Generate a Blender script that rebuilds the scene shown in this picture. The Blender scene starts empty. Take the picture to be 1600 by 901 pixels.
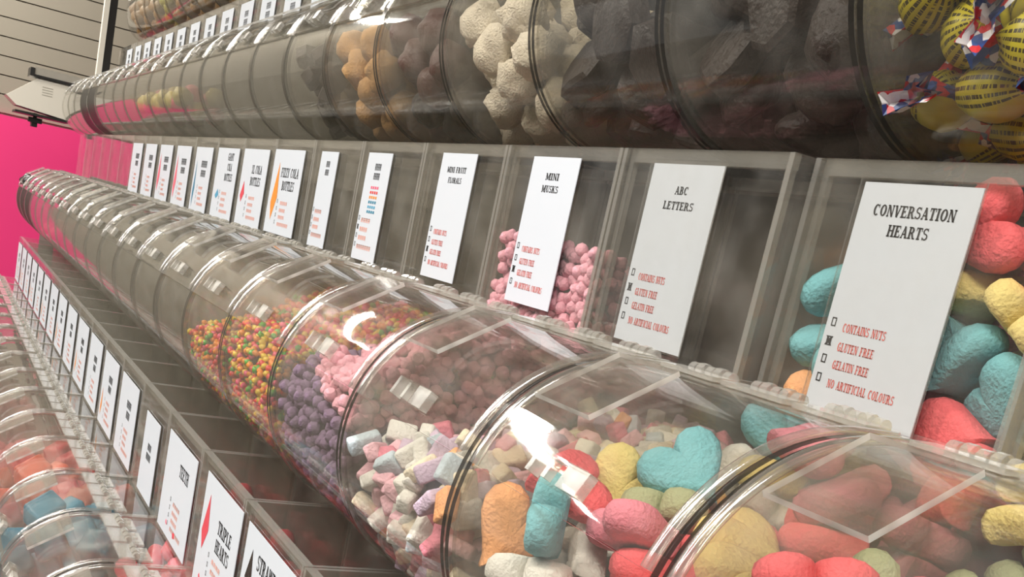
import bpy, bmesh, math, random
from mathutils import Vector, Matrix, Quaternion, noise

S = 0.125            # metres per bin width: every length below is given in bin widths
Z0 = 11.2            # height of the middle drum axis above the floor, in bin widths
scene = bpy.context.scene
COL = scene.collection

# ------------------------------------------------------------------ camera
cam_data = bpy.data.cameras.new('camera')
cam = bpy.data.objects.new('camera', cam_data)
COL.objects.link(cam)
scene.camera = cam
_r = Vector((0.42304353, 0.88284746, 0.20399640))
_u = Vector((-0.28401551, -0.08459233, 0.95508080))
_f = Vector((-0.86044719, 0.46197889, -0.21495613))
_m = Matrix.Identity(4)
for _k in range(3):
    _m[_k][0], _m[_k][1], _m[_k][2] = _r[_k], _u[_k], -_f[_k]
_m.translation = Vector((1.84095 * S, -2.04079 * S, (0.79184 + Z0) * S))
cam.matrix_world = _m
cam_data.sensor_width = 36.0
cam_data.lens = 1700.0 / 1600.0 * 36.0
cam_data.shift_x = (800 - 724.37) / 1600
cam_data.shift_y = (764.31 - 450.5) / 1600
cam_data.clip_start = 0.01

# ------------------------------------------------------------------ world, light, exposure
world = bpy.data.worlds.new('shop_air')
scene.world = world
world.use_nodes = True
world.node_tree.nodes['Background'].inputs[0].default_value = (0.86, 0.84, 0.80, 1)
world.node_tree.nodes['Background'].inputs[1].default_value = 0.38

def area_light(name, x, y, sx, sy, power, rz=0.0, z=9.6):
    d = bpy.data.lights.new(name, 'AREA')
    d.shape = 'RECTANGLE'
    d.size, d.size_y = sx * S, sy * S
    d.energy = power
    d.color = (1.0, 0.96, 0.90)
    o = bpy.data.objects.new(name, d)
    o.location = (x * S, y * S, (z + Z0) * S)
    o.rotation_euler = (0, 0, math.radians(rz))
    COL.objects.link(o)
    return o

# rows of ceiling tubes running askew to the display, as the streaks on the drums show
for _k, (_x, _y) in enumerate([(-20.5, -8.5), (-30, -19.5), (-9, -10), (-16, -19), (2, -9), (-4, -19), (-28, -4), (8, -4)]):
    area_light('ceiling_tube_light', _x, _y, 10.5, 0.7, 30.0, 50)

vs = scene.view_settings
vs.view_transform = 'Standard'
vs.look = 'None'
vs.exposure = 0.0
vs.gamma = 1.0
vs.use_curve_mapping = False
scene.cycles.max_bounces = 5
scene.cycles.diffuse_bounces = 2
scene.cycles.glossy_bounces = 2
scene.cycles.transmission_bounces = 4
scene.cycles.transparent_max_bounces = 44
scene.cycles.sample_clamp_indirect = 4.0
scene.cycles.use_adaptive_sampling = True
scene.cycles.adaptive_threshold = 0.06
scene.cycles.use_light_tree = False
scene.cycles.use_denoising = True
scene.cycles.caustics_reflective = False
scene.cycles.caustics_refractive = False

# ------------------------------------------------------------------ materials
def lin(r, g, b):
    def f(c):
        c /= 255.0
        return c / 12.92 if c <= 0.04045 else ((c + 0.055) / 1.055) ** 2.4
    return (f(r), f(g), f(b), 1.0)

def new_mat(name):
    m = bpy.data.materials.new(name)
    m.use_nodes = True
    m.node_tree.nodes.clear()
    return m, m.node_tree.nodes, m.node_tree.links

def acrylic(name, tint, rough=0.05, haze=0.03, haze_col=(0.8, 0.78, 0.73, 1), ior=1.49, warp=0.0, even=False):
    """clear acrylic sheet: Fresnel gloss over transparency, with a pale haze: dusty sheets, whitened edges and hinges"""
    m, n, l = new_mat(name)
    out = n.new('ShaderNodeOutputMaterial')
    tr = n.new('ShaderNodeBsdfTransparent'); tr.inputs[0].default_value = tint
    gl = n.new('ShaderNodeBsdfGlossy'); gl.inputs[0].default_value = (1, 1, 1, 1)
    gl.inputs['Roughness'].default_value = rough
    lw = n.new('ShaderNodeLayerWeight'); lw.inputs[0].default_value = 0.5      # grazing gloss, the same from both sides of a thin sheet
    pw = n.new('ShaderNodeMath'); pw.operation = 'POWER'; pw.inputs[1].default_value = 5.0
    l.new(lw.outputs['Facing'], pw.inputs[0])
    fr = n.new('ShaderNodeMapRange')
    fr.inputs[3].default_value = ((ior - 1) / (ior + 1)) ** 2; fr.inputs[4].default_value = 0.9
    l.new(pw.outputs[0], fr.inputs[0])
    mx = n.new('ShaderNodeMixShader')
    l.new(fr.outputs[0], mx.inputs[0]); l.new(tr.outputs[0], mx.inputs[1]); l.new(gl.outputs[0], mx.inputs[2])
    df = n.new('ShaderNodeBsdfDiffuse'); df.inputs[0].default_value = haze_col
    tc = n.new('ShaderNodeTexCoord')
    nz = n.new('ShaderNodeTexNoise'); nz.inputs['Scale'].default_value = 45.0; nz.inputs['Detail'].default_value = 2.0
    l.new(tc.outputs['Object'], nz.inputs['Vector'])
    mp = n.new('ShaderNodeMapRange')
    mp.inputs[1].default_value = 0.42; mp.inputs[2].default_value = 0.8
    mp.inputs[3].default_value = haze * 0.4; mp.inputs[4].default_value = haze * 2.4
    l.new(nz.outputs['Fac'], mp.inputs[0])
    m2 = n.new('ShaderNodeMixShader')
    if even:
        m2.inputs[0].default_value = haze
    else:
        l.new(mp.outputs[0], m2.inputs[0])
    l.new(mx.outputs[0], m2.inputs[1]); l.new(df.outputs[0], m2.inputs[2])
    if warp:                                   # hand-bent sheet: reflections wander
        w = n.new('ShaderNodeTexNoise'); w.inputs['Scale'].default_value = 11.0; w.inputs['Detail'].default_value = 1.0
        gp = n.new('ShaderNodeNewGeometry'); l.new(gp.outputs['Position'], w.inputs['Vector'])
        bp = n.new('ShaderNodeBump'); bp.inputs['Strength'].default_value = 1.0; bp.inputs['Distance'].default_value = warp
        l.new(w.outputs['Fac'], bp.inputs['Height']); l.new(bp.outputs[0], gl.inputs['Normal'])
    l.new(m2.outputs[0], out.inputs[0])
    return m

def solid(name, col, rough=0.6, vary=0.12, scale=40.0, bump=0.0, spec=0.4, emit=0.0):
    m, n, l = new_mat(name)
    out = n.new('ShaderNodeOutputMaterial')
    p = n.new('ShaderNodeBsdfPrincipled')
    p.inputs['Roughness'].default_value = rough
    p.inputs['Specular IOR Level'].default_value = spec
    tc = n.new('ShaderNodeTexCoord')
    nz = n.new('ShaderNodeTexNoise'); nz.inputs['Scale'].default_value = scale; nz.inputs['Detail'].default_value = 4.0
    l.new(tc.outputs['Object'], nz.inputs['Vector'])
    mx = n.new('ShaderNodeMix'); mx.data_type = 'RGBA'
    mx.inputs['A'].default_value = [c * (1 - vary) for c in col[:3]] + [1]
    mx.inputs['B'].default_value = [min(1, c * (1 + vary)) for c in col[:3]] + [1]
    l.new(nz.outputs['Fac'], mx.inputs['Factor'])
    l.new(mx.outputs['Result'], p.inputs['Base Color'])
    if bump:
        b = n.new('ShaderNodeBump'); b.inputs['Strength'].default_value = bump
        b.inputs['Distance'].default_value = 0.002
        n2 = n.new('ShaderNodeTexNoise'); n2.inputs['Scale'].default_value = scale * 6; n2.inputs['Detail'].default_value = 3.0
        l.new(tc.outputs['Object'], n2.inputs['Vector'])
        l.new(n2.outputs['Fac'], b.inputs['Height']); l.new(b.outputs[0], p.inputs['Normal'])
    l.new(p.outputs[0], out.inputs[0])
    return m

M = {}
M['clear'] = acrylic('clear_acrylic', (0.965, 0.96, 0.945, 1), 0.05, 0.022)
M['side'] = acrylic('side_panel_acrylic', (0.94, 0.935, 0.915, 1), 0.07, 0.055, even=True)
M['far_side'] = acrylic('far_side_panel_acrylic', (0.885, 0.875, 0.84, 1), 0.07, 0.11, even=True)
M['lid'] = acrylic('clear_lid_acrylic', (0.965, 0.96, 0.945, 1), 0.035, 0.020, warp=0.0014)
M['plate_edge'] = acrylic('polished_plate_edge', (0.8, 0.79, 0.75, 1), 0.15, 0.42, (0.95, 0.93, 0.88, 1), ior=1.8)
M['edge'] = acrylic('acrylic_cut_edge', (0.76, 0.74, 0.69, 1), 0.10, 0.15, (0.86, 0.84, 0.79, 1), even=True)
M['rim'] = acrylic('acrylic_drum_rim', (0.10, 0.09, 0.075, 1), 0.08, 0.02, ior=1.6, even=True)  # near-black tint stands in for total internal reflection in the panel edge
M['rail'] = acrylic('acrylic_lid_rail', (0.93, 0.92, 0.89, 1), 0.14, 0.06, ior=2.6, even=True)
M['hinge'] = acrylic('moulded_clear_hinge', (0.84, 0.83, 0.79, 1), 0.10, 0.15, (0.92, 0.9, 0.85, 1), ior=2.0, even=True)
M['card'] = solid('white_card', lin(212, 218, 226), 0.35, 0.03, 8.0, 0, 0.5)
M['ink'] = solid('black_ink', lin(28, 26, 26), 0.6, 0.05)
M['red_ink'] = solid('red_ink', lin(222, 104, 94), 0.6, 0.05)
M['pale_red_ink'] = solid('pale_red_ink', lin(238, 168, 148), 0.6, 0.05)
M['board'] = solid('grey_board', lin(98, 93, 86), 0.6, 0.10, 6.0)
M['shelf'] = solid('grey_shelf', lin(120, 114, 106), 0.5, 0.08, 6.0)
M['pink_wall'] = solid('magenta_paint', lin(228, 52, 120), 0.6, 0.05, 3.0)
M['slat'] = solid('beige_slat', lin(146, 139, 125), 0.6, 0.04, 3.0)
M['groove'] = solid('slat_groove', lin(126, 119, 106), 0.7, 0.04, 3.0)
M['white_plastic'] = solid('white_plastic', lin(238, 232, 218), 0.4, 0.03, 5.0)
M['black_plastic'] = solid('black_plastic', lin(34, 32, 30), 0.4, 0.1)
M['grey_metal'] = solid('grey_metal', lin(170, 164, 152), 0.3, 0.05)
M['floor'] = solid('grey_floor', lin(104, 98, 90), 0.5, 0.08, 3.0)
M['ceiling'] = solid('white_ceiling', lin(176, 171, 160), 0.8, 0.03, 3.0)
M['far_wall'] = solid('dark_reflected_wall', lin(96, 90, 82), 0.8, 0.10, 2.0)
M['wall'] = solid('cream_wall', lin(206, 198, 184), 0.8, 0.03, 3.0)

def chalk(key, rgb):
    M[key] = solid('chalky_' + key, lin(*rgb), 0.85, 0.10, 90.0, 0.55, 0.25)
for _k, _c in dict(blue=(126, 188, 195), red=(240, 108, 113), yellow=(238, 217, 140), white=(230, 226, 216), pink=(226, 138, 152),
                   orange=(240, 172, 118), sage=(166, 170, 132), lilac=(210, 188, 206), cream=(244, 230, 202), pale_blue=(196, 208, 214),
                   rose=(240, 190, 198), musk=(242, 178, 192), grape=(140, 116, 142)).items():
    chalk(_k, _c)
def gloss_candy(key, rgb, rough=0.3, vary=0.15):
    M[key] = solid('candy_' + key, lin(*rgb), rough, vary, 60.0, 0.15, 0.5)
for _k, _c in dict(n_red=(226, 64, 62), n_orange=(240, 146, 48), n_yellow=(238, 204, 70), n_green=(92, 172, 62), n_pink=(236, 96, 128),
                   n_blue=(66, 160, 196), l_red=(222, 62, 80), l_pink=(236, 110, 128), l_blue=(30, 128, 160), l_orange=(226, 96, 70),
                   amber=(150, 112, 62), olive=(150, 140, 30), liquorice=(34, 32, 34), candy_yellow=(214, 196, 110)).items():
    gloss_candy(_k, _c)
M['choc'] = solid('dark_chocolate', lin(46, 36, 30), 0.55, 0.35, 60.0, 0.6, 0.4)
M['choc_red'] = solid('red_brown_chocolate', lin(80, 48, 40), 0.5, 0.3, 60.0, 0.5, 0.4)
M['tan'] = solid('tan_biscuit', lin(196, 152, 100), 0.8, 0.25, 80.0, 0.7, 0.3)
M['coconut'] = solid('sugared_coconut', lin(234, 222, 200), 0.9, 0.12, 120.0, 0.9, 0.2)
M['grey_jelly'] = solid('grey_brown_sweet', lin(120, 108, 94), 0.6, 0.2, 50.0, 0.3, 0.3)

def wrapper_mat():
    m, n, l = new_mat('yellow_printed_wrapper')
    out = n.new('ShaderNodeOutputMaterial'); p = n.new('ShaderNodeBsdfPrincipled')
    p.inputs['Roughness'].default_value = 0.35
    tc = n.new('ShaderNodeTexCoord'); sp = n.new('ShaderNodeSeparateXYZ')
    l.new(tc.outputs['Object'], sp.inputs[0])
    at = n.new('ShaderNodeMath'); at.operation = 'ARCTAN2'
    l.new(sp.outputs['Z'], at.inputs[0]); l.new(sp.outputs['Y'], at.inputs[1])
    rows = n.new('ShaderNodeMath'); rows.operation = 'MULTIPLY'; rows.inputs[1].default_value = 22.0
    l.new(at.outputs[0], rows.inputs[0])
    sn = n.new('ShaderNodeMath'); sn.operation = 'SINE'; l.new(rows.outputs[0], sn.inputs[0])
    gt = n.new('ShaderNodeMath'); gt.operation = 'GREATER_THAN'; gt.inputs[1].default_value = 0.1
    l.new(sn.outputs[0], gt.inputs[0])
    fl = n.new('ShaderNodeMath'); fl.operation = 'FLOOR'
    dv = n.new('ShaderNodeMath'); dv.operation = 'DIVIDE'; dv.inputs[1].default_value = 6.2832
    l.new(rows.outputs[0], dv.inputs[0]); l.new(dv.outputs[0], fl.inputs[0])
    cb = n.new('ShaderNodeCombineXYZ')
    sx = n.new('ShaderNodeMath'); sx.operation = 'MULTIPLY'; sx.inputs[1].default_value = 1500.0
    l.new(sp.outputs['X'], sx.inputs[0]); l.new(sx.outputs[0], cb.inputs[0])
    f7 = n.new('ShaderNodeMath'); f7.operation = 'MULTIPLY'; f7.inputs[1].default_value = 7.3
    l.new(fl.outputs[0], f7.inputs[0]); l.new(f7.outputs[0], cb.inputs[1])
    nz = n.new('ShaderNodeTexNoise'); nz.inputs['Scale'].default_value = 1.0
    l.new(cb.outputs[0], nz.inputs['Vector'])
    g2 = n.new('ShaderNodeMath'); g2.operation = 'GREATER_THAN'; g2.inputs[1].default_value = 0.44
    l.new(nz.outputs['Fac'], g2.inputs[0])
    g3 = n.new('ShaderNodeMath'); g3.operation = 'GREATER_THAN'; g3.inputs[1].default_value = -0.9
    l.new(at.outputs[0], g3.inputs[0])
    mu = n.new('ShaderNodeMath'); mu.operation = 'MULTIPLY'; l.new(gt.outputs[0], mu.inputs[0]); l.new(g2.outputs[0], mu.inputs[1])
    mv = n.new('ShaderNodeMath'); mv.operation = 'MULTIPLY'; l.new(mu.outputs[0], mv.inputs[0]); l.new(g3.outputs[0], mv.inputs[1])
    mx = n.new('ShaderNodeMix'); mx.data_type = 'RGBA'
    mx.inputs['A'].default_value = lin(196, 182, 46); mx.inputs['B'].default_value = lin(66, 58, 24)
    l.new(mv.outputs[0], mx.inputs['Factor']); l.new(mx.outputs['Result'], p.inputs['Base Color'])
    l.new(p.outputs[0], out.inputs[0])
    return m
M['wrapper'] = wrapper_mat()

def twist_mat():
    m, n, l = new_mat('red_white_blue_wrapper_end')
    out = n.new('ShaderNodeOutputMaterial'); p = n.new('ShaderNodeBsdfPrincipled')
    p.inputs['Roughness'].default_value = 0.35
    tc = n.new('ShaderNodeTexCoord')
    vo = n.new('ShaderNodeTexVoronoi'); vo.inputs['Scale'].default_value = 260.0
    l.new(tc.outputs['Object'], vo.inputs['Vector'])
    cr = n.new('ShaderNodeValToRGB'); cr.color_ramp.interpolation = 'CONSTANT'
    e = cr.color_ramp.elements
    e[0].position = 0.0; e[0].color = lin(200, 44, 48)
    e[1].position = 0.36; e[1].color = lin(226, 224, 222)
    x = e.new(0.68); x.color = lin(40, 74, 134)
    sp = n.new('ShaderNodeSeparateColor'); l.new(vo.outputs['Color'], sp.inputs[0])
    l.new(sp.outputs[0], cr.inputs[0]); l.new(cr.outputs[0], p.inputs['Base Color'])
    l.new(p.outputs[0], out.inputs[0])
    return m
M['twist'] = twist_mat()

# ------------------------------------------------------------------ mesh helpers
class MB:
    """collects faces in bin widths, builds one mesh in metres"""
    def __init__(self):
        self.v, self.f, self.m = [], [], []
    def add(self, verts, faces, mi=0):
        o = len(self.v)
        self.v += verts
        for k, f in enumerate(faces):
            self.f.append([i + o for i in f])
            self.m.append(mi[k] if isinstance(mi, (list, tuple)) else mi)
    def box(self, x0, x1, y0, y1, z0, z1, mi=0):
        v = [(a, b, c) for a in (x0, x1) for b in (y0, y1) for c in (z0, z1)]
        # face order: -x, +x, -y, +y, -z, +z
        self.add(v, [(0, 1, 3, 2), (4, 6, 7, 5), (0, 4, 5, 1), (2, 3, 7, 6), (0, 2, 6, 4), (1, 5, 7, 3)], mi)
    def prism(self, prof, x0, x1, cap=0, side=0, one_cap=False):
        """closed profile of (y, z) points swept along x; side may be a list per edge"""
        n = len(prof)
        v = [(x0, y, z) for y, z in prof] + [(x1, y, z) for y, z in prof]
        faces = [list(range(n))[::-1], [n + k for k in range(n)]]
        mi = [cap, cap]
        if one_cap:
            faces = faces[1:]; mi = mi[1:]
        for k in range(n):
            j = (k + 1) % n
            faces.append((k, j, n + j, n + k))
            mi.append(side[k] if isinstance(side, list) else side)
        self.add(v, faces, mi)
    def sheet(self, path, t, x0, x1, face=0, edge=1, single=False):
        """open path of (y, z) points given thickness t to its left, swept along x"""
        n = len(path)
        off = []
        for k in range(n):
            a = Vector(path[max(0, k - 1)]); b = Vector(path[min(n - 1, k + 1)])
            d = (b - a).normalized()
            off.append((path[k][0] - d.y * t, path[k][1] + d.x * t))
        prof = list(path) + off[::-1]
        m = 2 * n
        v = [(x0, y, z) for y, z in prof] + [(x1, y, z) for y, z in prof]
        faces, mi = [], []
        for k in range(m):
            j = (k + 1) % m
            if single and n <= k < m - 1:
                continue
            faces.append((k, j, m + j, m + k))
            mi.append(edge if k in (n - 1, m - 1) else face)
        for k in range(n - 1):
            q = (k, k + 1, m - 2 - k, m - 1 - k)
            faces.append(q[::-1]); mi.append(edge)
            faces.append(tuple(i + m for i in q)); mi.append(edge)
        self.add(v, faces, mi)
    def tube(self, p0, p1, r, n=8, mi=0):
        a, b = Vector(p0), Vector(p1)
        d = (b - a).normalized()
        s = d.orthogonal().normalized(); t = d.cross(s)
        v = []
        for c in (a, b):
            for k in range(n):
                w = 2 * math.pi * k / n
                v.append(tuple(c + (s * math.cos(w) + t * math.sin(w)) * r))
        faces = [(k, (k + 1) % n, n + (k + 1) % n, n + k) for k in range(n)]
        faces += [list(range(n))[::-1], [n + k for k in range(n)]]
        self.add(v, faces, mi)
    def mesh(self, name, mats, smooth=None):
        me = bpy.data.meshes.new(name)
        me.from_pydata([(x * S, y * S, z * S) for x, y, z in self.v], [], self.f)
        for m in mats:
            me.materials.append(M[m])
        me.polygons.foreach_set('material_index', self.m)
        bm = bmesh.new(); bm.from_mesh(me)
        bmesh.ops.recalc_face_normals(bm, faces=bm.faces)
        bm.to_mesh(me); bm.free()
        if smooth:
            me.polygons.foreach_set('use_smooth', [True] * len(me.polygons))
            if smooth is not True:
                me.set_sharp_from_angle(angle=math.radians(smooth))
        me.update()
        return me

def put(name, me, parent=None, loc=(0, 0, 0)):
    o = bpy.data.objects.new(name, me)
    COL.objects.link(o)
    o.location = (loc[0] * S, loc[1] * S, loc[2] * S)
    if parent:
        o.parent = parent
    return o

def tag(o, label, cat, group=None):
    o['label'] = label; o['category'] = cat
    if group:
        o['group'] = group
    return o

def world_put(name, me, loc):
    return put(name, me, None, (loc[0], loc[1], loc[2] + Z0))

def structure(o):
    o['kind'] = 'structure'
    return o

def box_mesh(name, b, mat):
    mb = MB(); mb.box(*b); return mb.mesh(name, [mat])

# ------------------------------------------------------------------ the shop
structure(put('floor', box_mesh('floor', (-44, 14, -44, 8, -0.3, 0), 'floor')))
structure(put('wall_back', box_mesh('wall_back', (-30, 14, 7.6, 8, 0, 21.2), 'wall')))
structure(put('ceiling', box_mesh('ceiling', (-44, 14, -44, 8, 21.2, 21.5), 'ceiling')))
structure(put('added_wall_front', box_mesh('added_wall_front', (-44, 14, -32.4, -32, 0, 21.2), 'far_wall')))  # unseen dark wall added to block world light and darken drum reflections
wall_left = structure(put('wall_left', box_mesh('wall_left', (-30.6, -30.25, -14, 7.6, 0, 21.2), 'groove')))
_z = 1.62
_slat = box_mesh('slat', (-30.25, -30.19, -14, 7.6, 0, 0.435), 'slat')
while _z < 9.0:
    put('slat', _slat, wall_left, (0, 0, _z + Z0)); _z += 0.465
put('pink_panel', box_mesh('pink_panel', (-30.25, -29.9, -2.2, 7.6, 0, 1.56 + Z0), 'pink_wall'), wall_left)

ROWS = {'T': (1.71, 3.80), 'U': (0.855, 1.869), 'M': (0.0, 0.0), 'L': (-0.861, -1.966)}
ROW_WORDS = {'T': 'top', 'U': 'upper', 'M': 'middle', 'L': 'lower'}
for _rk, (_ry, _rz) in ROWS.items():
    t = bpy.data.objects.new('display_shelf', None); COL.objects.link(t)
    t.location = (0, _ry * S, (_rz + Z0) * S)
    tag(t, 'grey display shelf and backing board carrying the %s row of candy bins' % ROW_WORDS[_rk], 'shelf')
    put('shelf_board', box_mesh('shelf_board', (-23.05, 3, 0.20, 1.10, -0.60, -0.565), 'shelf'), t)
    put('backing_board', box_mesh('backing_board', (-23.05, 3, 1.06, 1.10, -0.565, 1.24), 'board'), t)
# ------------------------------------------------------------------ the bins
R = 0.538; YB = 1.0; ZT = 1.29; SEAM = math.radians(18)
def arc(a0, a1, r, n):
    """points (y, z) on the drum; angle 0 points to the customer, 90 up"""
    return [(-r * math.cos(a0 + (a1 - a0) * k / n), r * math.sin(a0 + (a1 - a0) * k / n)) for k in range(n + 1)]
P90 = math.pi / 2

def side_panel_mesh(x0, x1, yt, far=False):
    front = arc(P90, -P90, R + 0.012, 40)
    prof = front + [(YB, -R - 0.012), (YB, ZT), (yt, ZT), (yt, R + 0.012)]
    side = [2] * 40 + [1, 1, 1, 1, 1]
    mb = MB(); mb.prism(prof, x0, x1, 0, side, far)
    return mb.mesh('side_panel', ['far_side' if far else 'side', 'edge', 'rim'])

def make_bin_meshes(yt, far=False):
    g = {}
    g['side_panel'] = [side_panel_mesh(0.006, 0.030, yt, far), side_panel_mesh(0.970, 0.994, yt, far)]
    mb = MB(); mb.sheet(arc(SEAM, -P90, R, 28) + [(YB, -R)], 0.014, 0.03, 0.97, 0, 1, far)
    g['drum_shell'] = mb.mesh('drum_shell', ['clear', 'edge'], 40)
    mb = MB(); mb.box(0.03, 0.97, YB - 0.02, YB, -R, ZT, 0)
    g['back_panel'] = mb.mesh('back_panel', ['clear'])
    mb = MB(); mb.box(0.03, 0.97, yt, yt + 0.022, R, ZT - 0.0, [1, 1, 0, 0, 1, 1])
    g['tower_front'] = mb.mesh('tower_front', ['clear', 'edge'])
    g['tower_rim'] = [box_mesh('tower_rim', (0.03, 0.97, yt + 0.022, yt + 0.05, ZT - 0.05, ZT), 'edge'),
                      box_mesh('tower_rim', (0.03, 0.97, YB - 0.05, YB - 0.02, ZT - 0.05, ZT), 'edge')]
    g['corner_strip'] = [box_mesh('corner_strip', (xa, xa + 0.028, yt + 0.022, yt + 0.045, R, ZT - 0.05), 'edge') for xa in (0.030, 0.942)]
    mb = MB(); mb.box(0.03, 0.97, 0.15, yt, R - 0.018, R, [1, 1, 1, 1, 0, 0])
    g['deck'] = mb.mesh('deck', ['clear', 'edge'])
    # the lid with its rails, flap plate and handle
    path = arc(P90, SEAM + 0.01, R + 0.004, 24)
    path = [(0.125, R + 0.004)] + path
    mb = MB(); mb.sheet(path[::-1], 0.013, 0.045, 0.955, 0, 1, far)
    g['lid'] = mb.mesh('lid', ['lid', 'edge'], 40)
    rails = []
    for xa in (0.034, 0.938):
        mb = MB(); v = []; f = []; n = 8; xc = xa + 0.014     # a rounded bead bent along the lid's end
        for k, (y, z) in enumerate(path):
            a_ = math.atan2(z, -y) if k else P90
            d_ = (-math.cos(a_), math.sin(a_))
            for j in range(n):
                w_ = 2 * math.pi * j / n
                r_ = 0.012 + 0.015 * math.sin(w_)
                v.append((xc + 0.019 * math.cos(w_), y + d_[0] * r_, z + d_[1] * r_))
        for k in range(len(path) - 1):
            for j in range(n):
                f.append((k * n + j, k * n + (j + 1) % n, (k + 1) * n + (j + 1) % n, (k + 1) * n + j))
        f.append(list(range(n))); f.append([(len(path) - 1) * n + j for j in range(n)])
        mb.add(v, f)
        rails.append(mb.mesh('edge_rail', ['rail'], 60))
    g['edge_rail'] = rails
    a = math.radians(59)
    ca = Vector((-math.cos(a), math.sin(a))); ta = Vector((math.sin(a), math.cos(a)))
    mb = MB()
    c = ca * (R + 0.034)
    prof = [c - ta * 0.15, c + ta * 0.15, c + ta * 0.15 + ca * 0.016, c - ta * 0.15 + ca * 0.016]
    mb.prism([(p.x, p.y) for p in prof], 0.14, 0.44, 1, [0, 1, 0, 1])
    for s in (-0.13, 0.13):
        b = ca * (R + 0.004) + ta * (s * 0.55)
        pr = [b - ta * 0.012, b + ta * 0.012, b + ta * 0.012 + ca * 0.032, b - ta * 0.012 + ca * 0.032]
        mb.prism([(p.x, p.y) for p in pr], 0.17, 0.41, 0, 0)
    g['flap_plate'] = mb.mesh('flap_plate', ['lid', 'plate_edge'])
    a = math.radians(28)
    ca = Vector((-math.cos(a), math.sin(a))); ta = Vector((math.sin(a), math.cos(a)))
    mb = MB()
    def hb(x0, x1, t0, t1, h0, h1, mi):
        b = ca * (R + 0.012)
        pr = [b + ta * t0 + ca * h0, b + ta * t1 + ca * h0, b + ta * t1 + ca * h1, b + ta * t0 + ca * h1]
        mb.prism([(p.x, p.y) for p in pr], x0, x1, mi, mi)
    hb(0.37, 0.62, -0.04, 0.04, 0, 0.008, 0)
    hb(0.37, 0.39, -0.035, 0.035, 0.008, 0.05, 1)
    hb(0.43, 0.45, -0.03, 0.03, 0.008, 0.035, 1)
    hb(0.52, 0.62, -0.035, 0.035, 0.008, 0.04, 1)
    hb(0.37, 0.62, 0.028, 0.036, 0.008, 0.05, 0)
    g['handle'] = mb.mesh('handle', ['lid', 'plate_edge'])
    hs = []
    for xc in (0.20, 0.50, 0.80):
        mb = MB()
        for k in range(5):
            x = xc - 0.1 + k * 0.042
            mb.tube((x, 0.14, R + 0.030), (x + 0.030, 0.14, R + 0.030), 0.026 if k % 2 else 0.022, 10)
        mb.box(xc - 0.12, xc + 0.12, 0.155, 0.235, R + 0.001, R + 0.014)
        mb.box(xc - 0.13, xc + 0.13, 0.035, 0.125, R + 0.020, R + 0.034)
        for k in range(3):
            x = xc - 0.08 + k * 0.08
            mb.tube((x, 0.195, R + 0.014), (x, 0.195, R + 0.024), 0.015, 8)
        hs.append(mb.mesh('hinge', ['hinge']))
    g['hinge'] = hs
    return g

BIN = {0.41: make_bin_meshes(0.41), 0.49: make_bin_meshes(0.49), 'far': make_bin_meshes(0.41, True)}
bin_roots = {}
BLACK_SHELL = BIN['far']['drum_shell'].copy()
BLACK_SHELL.materials[0] = M['black_plastic']
def make_bin(row, x, label, yt=0.41, dy=0.0, black=False):
    """one acrylic bin whose left end stands at x"""
    ry, rz = ROWS[row]
    t = bpy.data.objects.new('candy_bin', None); COL.objects.link(t)
    t.location = (x * S, (ry + dy) * S, (rz + Z0) * S)
    tag(t, label, 'candy bin', 'clear acrylic candy bins in the %s row' % ROW_WORDS[row])
    g = BIN['far' if x < -7.5 else yt]
    for k in ('drum_shell', 'back_panel', 'tower_front', 'deck'):
        put(k, BLACK_SHELL if black and k == 'drum_shell' else g[k], t)
    for k in ('side_panel', 'tower_rim', 'corner_strip'):
        for m in g[k]:
            put(k, m, t)
    lid = put('lid', g['lid'], t)
    for m in g['edge_rail']:
        put('edge_rail', m, lid)
    put('flap_plate', g['flap_plate'], lid)
    put('handle', g['handle'], lid)
    for m in g['hinge']:
        put('hinge', m, t)
    return t

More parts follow.
